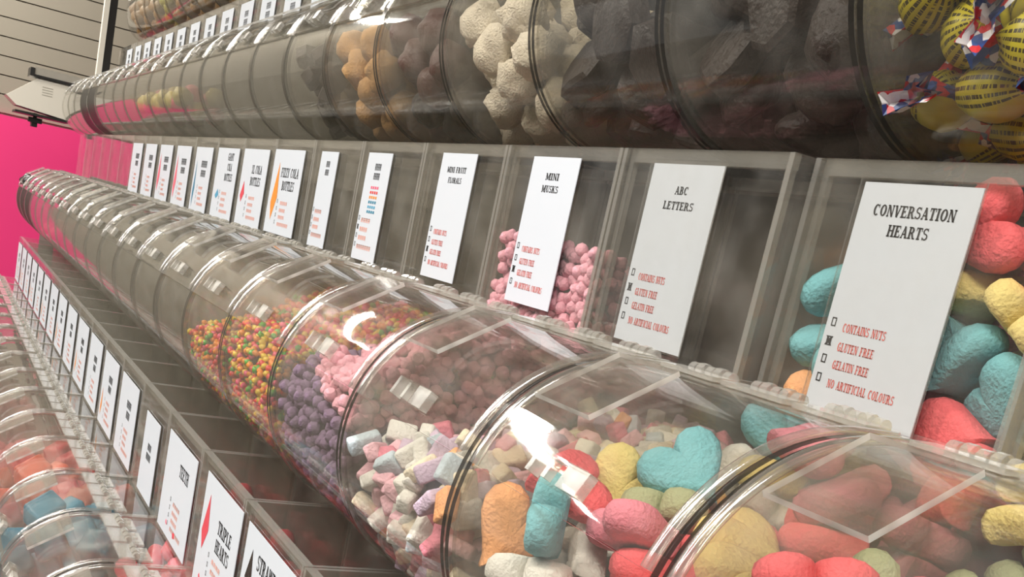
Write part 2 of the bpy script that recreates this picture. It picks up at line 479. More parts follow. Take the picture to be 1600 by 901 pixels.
# ------------------------------------------------------------------ lettering: a bold slab serif drawn from strokes
def glyph(ch):
    """list of convex polygons in a box of height 1, and the advance width"""
    T, t, s = 0.24, 0.11, 0.10
    P = []
    def rect(x0, x1, y0, y1): P.append([(x0, y0), (x1, y0), (x1, y1), (x0, y1)])
    def stem(x, y0=0.0, y1=1.0, w=T, lo=True, hi=True):
        rect(x - w / 2, x + w / 2, y0, y1)
        if lo: rect(x - w / 2 - 0.09, x + w / 2 + 0.09, y0, y0 + s)
        if hi: rect(x - w / 2 - 0.09, x + w / 2 + 0.09, y1 - s, y1)
    def diag(x0, y0, x1, y1, w): P.append([(x0 - w / 2, y0), (x0 + w / 2, y0), (x1 + w / 2, y1), (x1 - w / 2, y1)])
    def curve(cx, cy, rx, ry, a0, a1, n=10, w=T):
        pts = []
        for k in range(n + 1):
            a = math.radians(a0 + (a1 - a0) * k / n)
            c, d = math.cos(a), math.sin(a)
            pts.append(((cx + rx * c, cy + ry * d), (cx + (rx - w) * c, cy + (ry - t) * d)))
        for k in range(n):
            P.append([pts[k][0], pts[k + 1][0], pts[k + 1][1], pts[k][1]])
    W = 0.8
    if ch == 'A':
        diag(0.12, 0, 0.42, 1, t); diag(0.72, 0, 0.42, 1, T); rect(0.22, 0.62, 0.28, 0.28 + t)
        rect(0.0, 0.26, 0, s); rect(0.55, 0.9, 0, s); W = 0.9
    elif ch == 'B':
        stem(0.18); curve(0.34, 0.74, 0.34, 0.26, -90, 90); curve(0.34, 0.26, 0.40, 0.28, -90, 90); rect(0.2, 0.36, 0, t); rect(0.2, 0.36, 1 - t, 1); rect(0.2, 0.4, 0.46, 0.54); W = 0.8
    elif ch == 'C':
        curve(0.42, 0.5, 0.4, 0.5, 48, 312, 16); rect(0.68, 0.75, 0.66, 1.0); W = 0.84
    elif ch == 'D':
        stem(0.18); curve(0.36, 0.5, 0.44, 0.5, -90, 90, 12); rect(0.2, 0.38, 0, t); rect(0.2, 0.38, 1 - t, 1); W = 0.86
    elif ch in 'EF':
        stem(0.18); rect(0.2, 0.66, 1 - t, 1); rect(0.6, 0.68, 0.74, 1); rect(0.2, 0.5, 0.47, 0.47 + t); rect(0.46, 0.52, 0.38, 0.64)
        if ch == 'E': rect(0.2, 0.68, 0, t); rect(0.64, 0.72, 0, 0.28)
        W = 0.78
    elif ch == 'G':
        curve(0.42, 0.5, 0.4, 0.5, 48, 320, 16); rect(0.62, 0.8, 0.04, 0.42); rect(0.5, 0.86, 0.40, 0.40 + s); rect(0.68, 0.75, 0.66, 1); W = 0.92
    elif ch == 'H':
        stem(0.18); stem(0.72); rect(0.2, 0.7, 0.47, 0.47 + t); W = 0.92
    elif ch == 'I':
        stem(0.2); W = 0.42
    elif ch == 'K':
        stem(0.18); diag(0.26, 0.42, 0.74, 1, t); diag(0.76, 0, 0.4, 0.6, T); rect(0.58, 0.92, 0, s); rect(0.6, 0.88, 1 - s, 1); W = 0.92
    elif ch == 'L':
        stem(0.18); rect(0.2, 0.68, 0, t); rect(0.62, 0.70, 0, 0.3); W = 0.74
    elif ch == 'M':
        stem(0.14, w=t); stem(0.92, w=T); diag(0.52, 0.1, 0.18, 1, T); diag(0.52, 0.1, 0.88, 1, t); W = 1.12
    elif ch == 'N':
        stem(0.14, w=t); stem(0.74, w=t, lo=False); diag(0.72, 0, 0.18, 1, T); W = 0.9
    elif ch == 'O':
        curve(0.44, 0.5, 0.42, 0.5, 0, 360, 22); W = 0.9
    elif ch in 'PR':
        stem(0.18); curve(0.36, 0.72, 0.36, 0.28, -90, 90); rect(0.2, 0.38, 1 - t, 1); rect(0.2, 0.38, 0.44, 0.44 + t)
        if ch == 'R': diag(0.74, 0, 0.46, 0.5, T); rect(0.64, 0.92, 0, s); W = 0.9
        else: W = 0.78
    elif ch == 'S':
        curve(0.36, 0.73, 0.32, 0.27, 30, 270, 12, 0.16); curve(0.36, 0.28, 0.34, 0.28, 90, -150, 12, 0.16); rect(0.58, 0.65, 0.74, 1); rect(0.03, 0.10, 0, 0.26); W = 0.74
    elif ch == 'T':
        stem(0.38, hi=False); rect(0.02, 0.74, 1 - t, 1); rect(0.0, 0.08, 0.7, 1); rect(0.68, 0.76, 0.7, 1); W = 0.78
    elif ch == 'U':
        rect(0.12, 0.12 + T, 0.3, 1); rect(0.66, 0.74, 0.3, 1); curve(0.43, 0.32, 0.31, 0.32, 180, 360, 10, 0.14); rect(0.02, 0.4, 1 - s, 1); rect(0.56, 0.86, 1 - s, 1); W = 0.88
    elif ch == 'V':
        diag(0.42, 0, 0.14, 1, T); diag(0.42, 0, 0.72, 1, t); rect(0.0, 0.3, 1 - s, 1); rect(0.58, 0.88, 1 - s, 1); W = 0.86
    elif ch == 'W':
        diag(0.34, 0, 0.14, 1, T); diag(0.34, 0, 0.56, 1, t); diag(0.78, 0, 0.58, 1, T); diag(0.78, 0, 1.0, 1, t); rect(0.0, 0.28, 1 - s, 1); rect(0.88, 1.12, 1 - s, 1); W = 1.14
    elif ch == 'X':
        diag(0.7, 0, 0.14, 1, T); diag(0.12, 0, 0.7, 1, t); rect(0.0, 0.26, 0, s); rect(0.54, 0.86, 0, s); rect(0.0, 0.3, 1 - s, 1); rect(0.56, 0.84, 1 - s, 1); W = 0.86
    elif ch == 'Y':
        stem(0.42, 0, 0.5, hi=False); diag(0.42, 0.42, 0.14, 1, T); diag(0.42, 0.42, 0.72, 1, t); rect(0.0, 0.3, 1 - s, 1); rect(0.58, 0.88, 1 - s, 1); W = 0.86
    elif ch == 'Z':
        rect(0.06, 0.7, 1 - t, 1); rect(0.04, 0.72, 0, t); diag(0.14, 0, 0.62, 1, T); rect(0.06, 0.13, 0.72, 1); rect(0.66, 0.73, 0, 0.28); W = 0.76
    elif ch == '#':                      # a word too small to read: one letter-sized block
        rect(0.06, 0.24, 0, 1); rect(0.44, 0.62, 0, 1); rect(0.06, 0.62, 0.8, 1.0); rect(0.06, 0.62, 0.42, 0.56); W = 0.74
    elif ch == ' ':
        W = 0.5
    return P, W

text_cache = {}
def text_mesh(txt, height, width, mat, name):
    """flat print, centred on x, standing on z = 0, squeezed to the given width"""
    key = (txt, round(height, 4), round(width, 4), mat)
    if key in text_cache:
        return text_cache[key]
    x = 0.0; polys = []
    for ch in txt:
        P, w = glyph(ch)
        polys += [[(a + x, b) for a, b in p] for p in P]
        x += w + 0.08
    k = width / (x - 0.08)
    mb = MB()
    for p in polys:
        mb.add([((a - x / 2) * k, 0.0, b * height) for a, b in p], [list(range(len(p)))])
    text_cache[key] = mb.mesh(name, [mat])
    return text_cache[key]

def frame_box_mesh(w, h, ticked):
    mb = MB(); t = 0.0018
    for b in ((-w, w, -h, -h + 2 * t), (-w, w, h - 2 * t, h), (-w, -w + 2 * t, -h, h), (w - 2 * t, w, -h, h)):
        mb.add([(b[0], 0, b[2]), (b[1], 0, b[2]), (b[1], 0, b[3]), (b[0], 0, b[3])], [(0, 1, 2, 3)])
    if ticked:
        for s in (-1, 1):
            mb.add([(-s * w - t * 2.5, 0, -h), (-s * w + t * 2.5, 0, -h), (s * w + t * 2.5, 0, h), (s * w - t * 2.5, 0, h)], [(0, 1, 2, 3)])
        mb.add([(-w, 0, -t), (w, 0, -t), (w, 0, t * 3), (-w, 0, t * 3)], [(0, 1, 2, 3)])
    return mb.mesh('check_box', ['ink'])
CHECK = {False: frame_box_mesh(0.0095, 0.0135, False), True: frame_box_mesh(0.0105, 0.0145, True)}
CARD_MESH, SLEEVE_MESH = {}, {}
ALLERGENS = [('CONTAINS NUTS', 0.37, 0.40), ('GLUTEN FREE', 0.285, 0.34), ('GELATIN FREE', 0.205, 0.34), ('NO ARTIFICIAL COLOURS', 0.12, 0.62)]

def make_card(bin_root, cx, w, title, z0=0.55, z1=1.235, yt=0.41, ticked=-1, title_u=0.5, title_v=0.885, text_h=0.040, scale=1.0,
              allergens=True, tilt=0.0, spots=False, fill=None, title_k=1.0):
    """printed card in its clear sleeve on the tower front; cx measured from the bin's left end"""
    h = z1 - z0
    key = (round(w, 3), round(h, 3))
    if key not in CARD_MESH:
        CARD_MESH[key] = box_mesh('label_card', (-w / 2, w / 2, -0.004, 0, 0, h), 'card')
        mb = MB(); mb.box(-w / 2 - 0.012, w / 2 + 0.012, -0.013, -0.006, -0.005, h + 0.012, [1, 1, 0, 0, 1, 1])
        SLEEVE_MESH[key] = mb.mesh('label_sleeve', ['clear', 'edge'])
    c = put('label_card', CARD_MESH[key], bin_root, (cx, yt - 0.008, z0))
    c.rotation_euler = (0, tilt, 0)
    c['label'] = 'white printed card reading ' + ' '.join(title) if title and '#' not in ''.join(title) else 'white printed card'
    if scale >= 1.0 and text_h in (0.034,) or title[0] == 'ABC':
        put('label_sleeve', SLEEVE_MESH[key], bin_root, (cx, yt - 0.008, z0))
    y = -0.0052
    for k, line in enumerate(title):
        n = len(line)
        tw = min(w * 0.74, n * text_h * 0.64 * title_k)
        put('title_text', text_mesh(line, text_h, tw, 'ink', 'title_text'), c, ((title_u - 0.5) * w, y, title_v * h - k * max(0.082 * h, text_h * 1.4) - text_h / 2))
    if allergens:
        u0 = 0.17 if w < 0.5 else 0.45
        for k, (line, v, fw) in enumerate(ALLERGENS):
            tw = fw * (w if w < 0.5 else w * 0.6)
            th = 0.027
            tx = (u0 - 0.5) * w + tw / 2
            put('allergen_text', text_mesh(line if scale >= 1 else '#' * max(4, len(line) // 3), th, tw, 'red_ink' if scale >= 1 else 'pale_red_ink', 'allergen_text'), c, (tx, y, v * h - th / 2))
            put('check_box', CHECK[k == ticked], c, ((u0 - 0.10 - 0.5) * w, y, v * h + 0.012))
    if spots:
        cols = ['n_pink', 'n_red', 'n_orange', 'l_blue', 'n_blue', 'l_blue']
        for r_ in range(6):
            mb = MB()
            for q_ in range(4):
                x_ = (q_ - 1.5) * 0.035; z_ = (0.68 - r_ * 0.045) * h
                mb.add([(x_ - 0.012, y, z_ - 0.008), (x_ + 0.012, y, z_ - 0.008), (x_ + 0.012, y, z_ + 0.008), (x_ - 0.012, y, z_ + 0.008)], [(0, 1, 2, 3)])
            put('printed_sweets', mb.mesh('printed_sweets', [cols[r_]]), c)
    if fill:
        mb = MB(); mat, u, v0, v1, hw = fill
        mb.add([((u - 0.5) * w, y, v0 * h), ((u - 0.5) * w + hw, y, (v0 * 0.6 + v1 * 0.4) * h), ((u - 0.5) * w + hw * 0.4, y, v1 * h), ((u - 0.5) * w - hw * 0.6, y, (v0 * 0.7 + v1 * 0.3) * h)], [(0, 1, 2, 3)])
        put('printed_shape', mb.mesh('printed_shape', [mat]), c)
    return c
PILES = {
 'heartA': '811,158,-473,0,44,90,0;784,-142,-442,78,-8,12,61;860,129,-370,98,0,0,21;132,-300,-356,38,-16,-34,-85;121,-78,-356,5,58,29,-76;561,-291,-360,8,36,-88,30;497,-111,-318,27,-49,62,55;878,-300,-321,5,-35,93,-8;872,-44,-335,83,42,-32,15;836,154,-252,85,-9,1,51;119,-277,-233,32,-12,-34,-88;225,-63,-169,59,70,10,-39;278,-360,-89,10,97,20,12;415,-253,-179,45,-79,-28,30;589,-29,-193,27,87,-33,-23;691,-229,-227,54,-29,17,78;787,-102,-258,15,28,83,45;701,-43,-71,99,-8,5,4;112,-392,-15,53,24,-70,-42;82,-193,-119,71,-1,-71,1;617,-224,-58,1,11,8,-99;478,-106,-5,32,-25,6,91;587,118,-179,70,65,-15,27;865,-379,-210,90,12,-17,38;849,-125,-35,1,32,-12,94;767,177,-118,46,-9,-76,-45;309,-394,72,56,73,-3,-39;265,-197,-56,59,36,-61,39;601,-431,-177,59,-36,43,57;447,25,52,78,-30,-7,54;818,-421,-83,68,53,47,19;649,-20,41,94,-10,4,-31;918,378,-24,66,26,-66,-26;164,-269,170,97,-1,24,-2;439,-174,118,14,-24,11,95;833,-85,109,2,-98,1,21;658,32,156,12,80,-56,-16;130,-47,149,43,9,-75,-49;348,0,140,17,19,-25,-94;884,161,-8,10,51,-21,83;658,841,-368,77,-6,-57,29;799,672,-414,33,-92,-18,5;850,841,-473,85,0,0,52;853,534,-401,13,15,-29,93;866,911,-370,42,0,0,91;877,499,-287,92,21,-3,33;810,908,-262,43,4,1,-90;878,353,-304,66,-66,30,19;775,651,-220,52,76,39,6;600,280,-207,6,-33,93,-17;778,435,-165,1,-91,-42,-2;810,908,-158,1,-90,-43,-4;740,427,-26,1,73,56,39;585,432,6,86,6,-47,-19;918,628,19,70,-9,-70,9;458,732,90,13,-35,91,-19;751,249,88,68,-20,2,70;679,682,41,4,21,2,98;243,205,176,86,-28,17,39;732,272,187,75,-21,0,63;865,446,173,96,-14,2,25;818,826,25,12,-16,-95,25;447,200,127,98,-3,2,-17;567,409,199,24,88,40,11;813,455,277,52,-6,-13,-84;837,731,185,70,-3,-9,-71;319,54,273,1,68,-58,-44;619,627,229,7,-14,89,42;631,828,115,32,10,-33,-88;692,274,329,7,46,83,31;875,897,284,35,-9,-2,93;82,415,191,33,63,33,63;221,790,205,87,-3,-23,-43;286,438,153,30,87,39,-2;572,906,174,37,8,-31,-87;844,670,390,59,-71,19,-32;859,844,391,11,-22,97,-2;289,457,266,8,56,-77,29;511,475,309,12,39,88,24;399,911,356,28,-66,-31,62;869,509,411,42,-19,79,41;877,835,501,94,-3,-11,33;133,546,390,30,48,-58,-58;363,439,415,84,18,15,-49;288,841,385,65,18,-71,-20;756,462,541,42,41,-57,57;706,715,515,22,-49,-34,77;325,593,358,66,47,7,58;559,516,524,70,33,57,-26;854,533,662,44,-19,50,72;877,891,628,13,-92,35,-14;190,561,572,59,28,-1,76;379,794,531,68,44,1,59;562,646,491,65,65,11,37;835,658,653,55,-44,-34,-63;833,823,713,69,18,-7,-70;669,506,745,40,44,80,11;918,858,933,71,5,71,5;179,535,715,5,17,-27,95;383,501,671,51,-13,-72,46;578,533,793,34,-35,84,-24;809,749,805,88,-1,-20,43;233,680,854,18,70,31,-62;443,671,706,89,39,20,-8;602,842,834,96,20,-18,-4;829,545,890,15,95,6,-29;779,825,983,76,46,-23,-39;124,565,911,30,-64,55,-45;409,541,838,22,95,-6,22;551,826,926,19,-1,96,19;634,570,950,63,-21,-3,75;698,720,970,8,43,43,-79;159,782,992,0,-70,63,34;379,462,1027,56,56,-43,43;507,772,1005,89,10,-25,38;835,573,1063,70,15,26,-65;654,729,1114,1,51,86,0;223,658,1068,30,12,28,90;628,462,1114,61,61,36,-36;463,631,1026,40,-56,70,21',
 'heartB': '456,-91,-454,9,99,7,-3;836,-98,-373,60,38,50,-50;844,85,-395,43,-27,46,-73;193,-268,-380,8,32,-91,26;249,-70,-428,46,-18,56,67;643,-334,-265,62,-15,77,1;544,-161,-300,24,-33,68,61;847,-322,-334,80,-29,20,49;747,-149,-261,94,2,-34,-11;855,22,-197,58,79,-14,9;139,-369,-229,86,24,1,-44;178,-129,-234,31,-29,91,-4;285,-95,-98,59,9,-3,80;432,-376,-223,48,71,-51,-1;364,-152,-209,46,34,82,-6;596,46,-157,10,-97,23,-1;838,-304,-212,66,-26,-24,-67;884,-187,-127,21,47,-65,-55;832,112,-136,52,-37,46,62;143,-279,74,13,-40,20,-89;82,-165,-100,57,42,57,42;464,-309,-145,9,66,58,-47;635,-203,-84,58,-25,-36,-68;439,94,-77,14,78,-53,32;335,-383,-28,7,72,-59,35;851,-146,69,44,-25,-9,86;862,192,-49,14,18,-79,57;121,-188,202,37,20,-24,-88;336,-52,94,26,-7,94,-21;239,-171,39,41,72,9,-55;450,-177,-6,99,9,-3,5;590,31,8,13,-84,-29,-44;893,-370,-7,30,75,6,59;694,-383,-81,34,75,-13,55;862,347,-108,87,-42,3,25;129,-1,151,58,73,2,-37;182,89,129,68,65,-33,-5;581,-284,66,6,36,-2,-93;545,228,-46,53,76,26,-26;817,-188,172,9,27,-6,-96;823,34,84,23,41,86,22;548,-58,134,31,56,-75,-18;685,182,126,46,84,12,25;713,-62,163,9,-79,35,50;841,512,-438,1,-71,-62,-33;855,838,-473,87,0,0,49;708,393,-426,23,-88,41,-11;876,371,-323,91,22,3,34;811,745,-333,34,-28,-56,-70;878,278,-243,26,-90,30,17;823,888,-311,39,66,59,-24;829,627,-173,34,19,-46,80;690,911,-241,39,35,-17,-84;797,583,-48,20,-44,-79,-38;546,850,-40,70,12,7,-70;807,366,16,85,-35,-23,-33;864,814,-118,2,-34,89,30;380,147,142,84,-41,25,25;654,376,-2,67,-34,-59,30;871,773,-21,90,30,-2,31;679,491,154,17,76,47,42;526,861,69,69,12,7,-71;856,505,84,43,56,-55,-45;766,710,128,33,85,-19,37;168,361,141,20,24,35,88;918,336,243,53,47,53,47;918,766,149,9,70,9,70;162,524,174,43,62,-66,0;419,294,121,39,69,-56,25;788,359,297,14,-80,-1,59;863,869,277,36,82,13,43;378,506,248,64,-50,1,58;456,433,226,4,-52,69,-50;601,785,265,10,3,14,-98;606,309,185,86,21,-40,-25;785,909,336,40,80,23,39;190,585,262,39,83,-36,-17;397,668,282,69,-31,56,33;432,735,423,16,-38,-82,39;599,537,276,60,16,-33,-71;233,649,398,58,47,-1,-66;82,857,361,41,-57,-41,57;430,490,397,0,-99,-15,-5;567,784,444,27,-48,-21,-81;806,476,397,15,32,91,-21;834,680,416,37,-58,-43,-59;137,491,420,7,43,88,17;224,837,524,89,13,-9,44;472,527,509,7,-26,96,-2;456,877,516,7,15,-31,-94;712,534,476,78,-21,7,59;130,502,532,7,39,90,17;165,789,614,65,11,10,-75;419,608,606,100,0,-7,2;427,847,671,81,8,-9,-58;681,579,565,22,84,49,-4;781,790,521,42,79,40,-19;193,591,679,31,0,-6,95;143,777,759,42,56,-70,-14;593,507,710,42,-46,78,-6;372,905,767,45,-13,-6,88;881,503,600,83,26,35,35;769,856,691,38,-37,-81,-26;142,573,814,0,89,45,-8;82,896,938,36,61,-36,-61;370,495,741,29,-5,-76,-58;600,907,811,45,31,6,-83;681,662,694,47,69,-22,-50;827,798,757,74,20,41,-49;135,501,925,91,-6,5,-41;586,462,886,24,-24,-66,-66;380,667,753,22,-17,-84,-47;918,580,922,66,-25,-66,25;878,726,811,22,32,-32,86;143,537,1059,8,-29,-24,-92;546,706,890,51,36,-11,77;535,895,941,35,-66,59,32;784,528,870,23,-62,-27,-70;873,841,951,24,-33,91,6;294,598,964,69,40,-60,9;631,638,930,23,3,-93,-30;691,885,1101,72,56,41,-6;777,545,1046,13,-24,95,-16;876,780,1052,24,-29,92,7;250,804,1124,37,8,20,90;422,747,1072,33,-58,71,-24;433,535,1014,23,-78,18,56',
 'wrap': '294,117,-444,93,-13,-3,-34;476,279,-440,36,-88,-30,4;882,144,-440,25,-72,-60,25;119,-178,-362,65,-4,-16,74;144,51,-385,39,-26,84,28;359,-257,-357,9,1,2,100;379,-96,-434,4,99,-9,-5;545,26,-440,5,-44,-86,26;817,-248,-369,95,-29,-4,10;817,-83,-428,57,82,-3,6;705,134,-443,75,8,-8,-65;298,-342,-220,30,-21,-55,75;188,-127,-206,80,52,12,-28;560,-348,-274,49,86,15,2;573,-179,-353,34,24,-68,60;819,-363,-240,41,-90,-10,12;756,-134,-260,3,29,72,-63;812,19,-292,79,-59,8,-14;169,-394,-129,32,-89,26,-18;183,-219,-64,18,-3,-35,92;472,-286,-135,32,-16,38,85;560,-135,-104,89,27,-37,5;818,-434,-84,14,-14,-76,-61;720,-248,-131,35,-14,78,51;815,-75,-96,2,-93,-21,30;338,-102,-101,84,-21,-4,-50;574,-13,-245,30,10,81,-50;878,41,4,35,68,55,-35;183,399,-444,12,6,-12,98;517,542,-444,99,11,-8,-7;743,427,-440,11,17,-96,-20;843,334,-345,24,31,-80,-45;613,326,-279,25,52,10,81;748,477,-277,87,-47,-12,-7;751,121,-160,33,57,-73,20;877,598,-133,65,3,2,-76;820,308,-170,90,-38,-8,-21;846,214,20,9,-91,12,-39;619,433,3,25,53,71,39;824,398,-35,25,-13,38,88;347,7,24,24,4,16,96;477,146,90,66,-15,-4,74;771,487,112,18,96,-17,-8;359,-272,36,7,-90,38,20;719,137,126,3,76,-60,26;333,117,193,54,-8,37,-75;821,588,231,23,-8,21,95;612,300,171,52,81,29,-2;639,-33,56,13,-6,-27,-95;137,108,84,15,-85,-19,-46;840,322,196,25,-30,-57,-72;250,497,512,64,-2,73,-23;400,406,269,61,25,-12,-74;652,436,261,55,83,4,7;579,499,408,61,-69,-6,-39;415,500,534,5,-66,-19,-73;863,441,368,2,-50,-56,-66;210,499,772,11,-94,12,30;567,495,654,37,12,-80,47;831,493,671,19,-28,69,64;665,518,805,95,15,19,20;443,516,902,17,-16,93,-29',
 'slab': '213,221,-389,16,-7,69,70;635,179,-384,39,82,42,9;877,269,-374,68,-17,69,-21;259,-17,-372,67,-30,-65,20;176,168,-150,9,-85,-52,-6;493,-73,-440,3,49,-87,8;522,286,-368,54,-39,9,74;798,-15,-450,59,-4,-3,-80;826,165,-162,8,-83,54,10;183,-294,-216,40,34,45,-72;207,-197,-302,69,43,-38,45;195,-7,-56,10,-92,-38,-7;633,-229,-303,76,43,49,0;486,-66,-316,6,-2,8,100;739,358,-123,18,-45,41,77;822,-375,-233,78,-43,23,39;903,-126,-227,17,-68,-16,70;822,103,-49,71,12,-6,69;178,-272,64,30,92,11,24;181,181,57,57,-37,-50,-53;336,-369,25,51,78,36,10;418,-90,-88,6,-58,38,-72;560,-429,-96,60,73,-27,20;599,-191,-96,7,93,36,5;506,110,-95,81,-46,34,11;292,423,-313,41,-26,19,-85;381,377,-226,31,-33,-89,7;92,395,109,36,61,-36,-61;432,395,-108,81,-12,29,-50;302,324,149,56,66,38,-33;814,427,176,39,-61,-58,-37;584,247,60,87,-9,-27,41',
 'ball': '159,-51,-397,34,-89,28,-13;155,203,-398,99,12,5,-11;380,85,-401,8,42,34,-84;502,299,-401,13,-32,-71,62;765,10,-402,49,18,50,-69;773,263,-401,58,-3,-13,81;310,-234,-324,76,-46,3,-46;372,-44,-187,3,-36,-86,36;155,78,-180,47,41,-22,-75;529,-115,-383,62,14,31,71;596,58,-220,40,-81,-5,42;366,231,-200,16,-17,20,-95;842,-218,-334,50,-69,3,52;844,132,-201,61,47,-6,-64;636,301,-190,6,16,82,54;155,-211,-133,22,-93,-19,-21;155,-33,42,21,49,49,68;156,223,22,6,-32,-49,-81;559,-319,-242,63,-66,41,-8;504,-186,-35,9,-52,25,-81;371,101,13,89,-21,-12,39;786,-376,-144,83,-36,-4,42;610,32,27,96,21,17,4;844,337,-55,7,-83,56,3;155,-396,36,11,74,64,18;309,-215,116,53,-66,52,-9;246,111,226,20,33,54,75;360,-385,-109,2,-71,-59,-38;615,-399,32,95,20,-25,0;503,161,215,3,8,95,30;763,-106,-130,80,-31,13,50;844,110,54,41,-6,33,-85;705,294,147,2,10,61,79;282,417,-396,52,-42,70,25;153,630,-402,41,41,16,80;614,524,-398,72,14,-44,52;395,689,-401,65,17,55,49;845,622,-402,17,-70,29,63;847,872,-401,3,-27,-96,-3;155,360,-188,59,59,-50,22;212,874,-401,11,4,-12,99;448,468,-219,17,-89,5,43;566,688,-215,77,1,-3,-63;753,526,-189,55,38,-74,9;728,873,-182,49,12,6,-86;155,626,-154,35,39,-59,62;154,876,-156,56,41,-67,-27;383,642,-53,89,-44,8,10;398,874,-234,91,-37,8,-15;547,430,4,31,-24,34,-86;645,715,17,46,8,-26,-85;155,470,39,12,-89,36,-24;155,741,67,73,-39,-56,5;350,343,131,33,-52,78,-11;158,553,271,7,-28,52,-80;845,569,35,29,62,-73,-3;845,872,35,88,-15,-9,-44;324,687,395,93,28,-3,24;304,875,213,44,-30,65,54;450,671,184,28,71,64,-8;449,876,11,70,-2,64,-30;661,537,198,22,-59,-9,-77;843,717,235,5,-66,50,-56;673,671,409,24,42,-77,-41;649,876,207,17,44,4,-88;846,410,317,84,-54,-5,-8;817,876,424,12,74,7,66;845,540,528,18,-39,-85,31;845,760,642,0,-59,77,-24;154,872,409,6,-47,-74,-47;225,748,617,58,77,11,24;154,534,516,39,-3,2,92;420,876,524,88,-29,38,0;484,530,502,27,39,-50,-73;596,741,636,76,-43,42,23',
 'few': '167,-16,-399,13,10,57,-80;314,248,-402,4,-29,83,-47;514,14,-402,72,3,66,-20;547,374,-402,60,8,80,5;793,-54,-398,4,34,-50,-79;703,180,-402,91,-9,40,2;201,-249,-318,5,34,91,-22;343,-25,-222,43,39,53,-62;156,161,-228,42,86,28,7;452,-218,-335,23,48,40,75;651,-131,-211,5,-4,-20,98;497,197,-233,31,-38,-82,28;843,-275,-292,16,-30,-69,64;847,101,-209,48,22,2,-85;845,369,-324,59,-25,-4,77;202,583,-401,58,-64,44,-24;159,854,-401,70,-44,36,-44;513,633,-402,33,-65,-38,-57;460,876,-399,18,-43,-73,-50;843,610,-401,77,56,15,-28;769,874,-400,28,-95,-11,8;155,411,-226,46,29,51,67;319,738,-246,50,-76,34,-23;394,485,-236,28,-39,-25,-84;599,780,-220,46,-70,-14,53;671,529,-236,16,3,97,-15;845,755,-194,27,40,41,-77',
 'heartL': '316,79,-459,6,0,0,100;495,247,-459,69,0,0,72;752,243,-459,99,0,0,-15;216,-128,-428,13,86,-49,11;116,186,-459,0,-94,-34,0;513,0,-372,17,-55,44,-69;645,97,-439,44,71,-2,-55;842,-39,-414,70,12,-70,-12;858,197,-328,99,2,1,17;343,-329,-278,78,7,-60,20;324,99,-266,9,-9,-70,70;197,358,-210,24,88,-39,-10;524,-297,-339,6,28,90,-32;594,-98,-260,24,-27,-92,-13;575,223,-306,6,-48,48,73;818,-207,-322,45,27,5,-85;884,-52,-204,9,-33,90,25;865,187,-177,68,37,62,14;186,-348,-252,86,10,8,49;180,-73,-249,78,-50,-11,35;690,87,-160,58,79,-16,3;507,-392,-193,22,-37,-89,-14;442,-84,-171,18,-81,35,-43;716,299,-170,98,3,18,3;878,-380,46,2,-78,-1,-62;868,-195,-103,2,-80,14,58;679,-248,-194,14,77,62,7;96,-165,-114,52,47,52,47;293,-15,-111,2,-12,91,40;614,-422,-55,51,30,-69,-41;573,-62,22,77,3,-21,-60;684,-126,-70,2,86,-47,20;883,505,-254,10,-33,91,22;184,153,5,0,14,97,-18;266,-195,-83,73,51,-2,-46;846,30,3,41,49,25,72;149,517,-374,31,-71,4,63;154,714,-439,19,-39,-59,-68;395,524,-459,0,-36,93,0;479,897,-459,52,0,0,-85;798,444,-429,24,-28,-42,-83;841,857,-459,0,76,-65,0;116,622,-221,31,-15,-40,-85;243,914,-459,42,0,0,91;226,333,-386,1,-52,-76,40;424,863,-325,8,6,99,4;633,538,-459,0,-90,44,0;870,846,-327,96,0,0,27;266,517,-145,22,36,-79,-44;163,867,-236,68,-2,5,73;369,635,-320,6,88,46,5;419,864,-191,5,-8,-4,99;863,600,-390,46,-12,88,2;815,723,-196,99,1,0,-15;164,126,-190,82,57,3,0;132,912,-106,3,91,42,-4;426,300,-291,62,-2,37,69;362,790,-72,9,-45,89,-1;599,719,-396,42,-43,-75,-29;822,766,-63,58,1,0,-82;125,629,-8,16,91,37,8;128,808,40,0,40,91,5;645,537,-327,0,20,-98,0;380,890,94,40,-16,71,56;882,510,-102,23,-91,33,6;724,934,-102,18,17,69,-68;456,402,-202,9,73,57,-36;139,780,171,1,20,98,5;592,581,-177,8,86,50,-6;556,871,-40,31,45,-56,-62;880,344,-20,13,-33,93,14;815,797,96,73,53,22,-37;309,378,-79,12,33,-75,-56;142,803,332,6,45,28,84;466,585,-53,15,48,-4,-87;354,731,83,9,-44,-65,-61;656,604,-24,67,21,-69,-16;662,775,126,48,45,64,40;471,135,-119,3,70,1,-71;358,566,199,33,37,-60,-63;407,283,-10,73,50,46,-11;457,474,198,43,-26,66,-56;810,596,47,84,44,5,-32;514,760,206,32,37,-85,-22;194,410,81,16,86,47,12;183,592,178,63,64,-31,30;480,175,112,14,-65,49,57;561,312,157,42,85,-15,-27;655,311,23,37,28,86,21;824,883,301,59,-19,-6,-78;177,404,241,63,52,-37,44;154,896,533,43,50,-29,-69;277,902,303,38,80,-30,-35;678,786,327,8,61,-79,8;825,519,192,50,14,-29,80;904,889,493,41,-58,41,-58;302,246,186,34,59,-19,70;624,799,481,15,59,46,65;602,412,245,4,-54,-68,50;447,934,369,15,-15,-69,-69;878,654,305,15,-28,78,54;747,848,474,58,6,75,33;270,611,393,5,78,-49,-38;461,726,453,7,26,-53,-80;525,582,320,54,66,28,44;345,529,504,22,-76,-30,-53;846,400,270,94,32,-5,8;687,534,376,17,9,-35,-92',
}
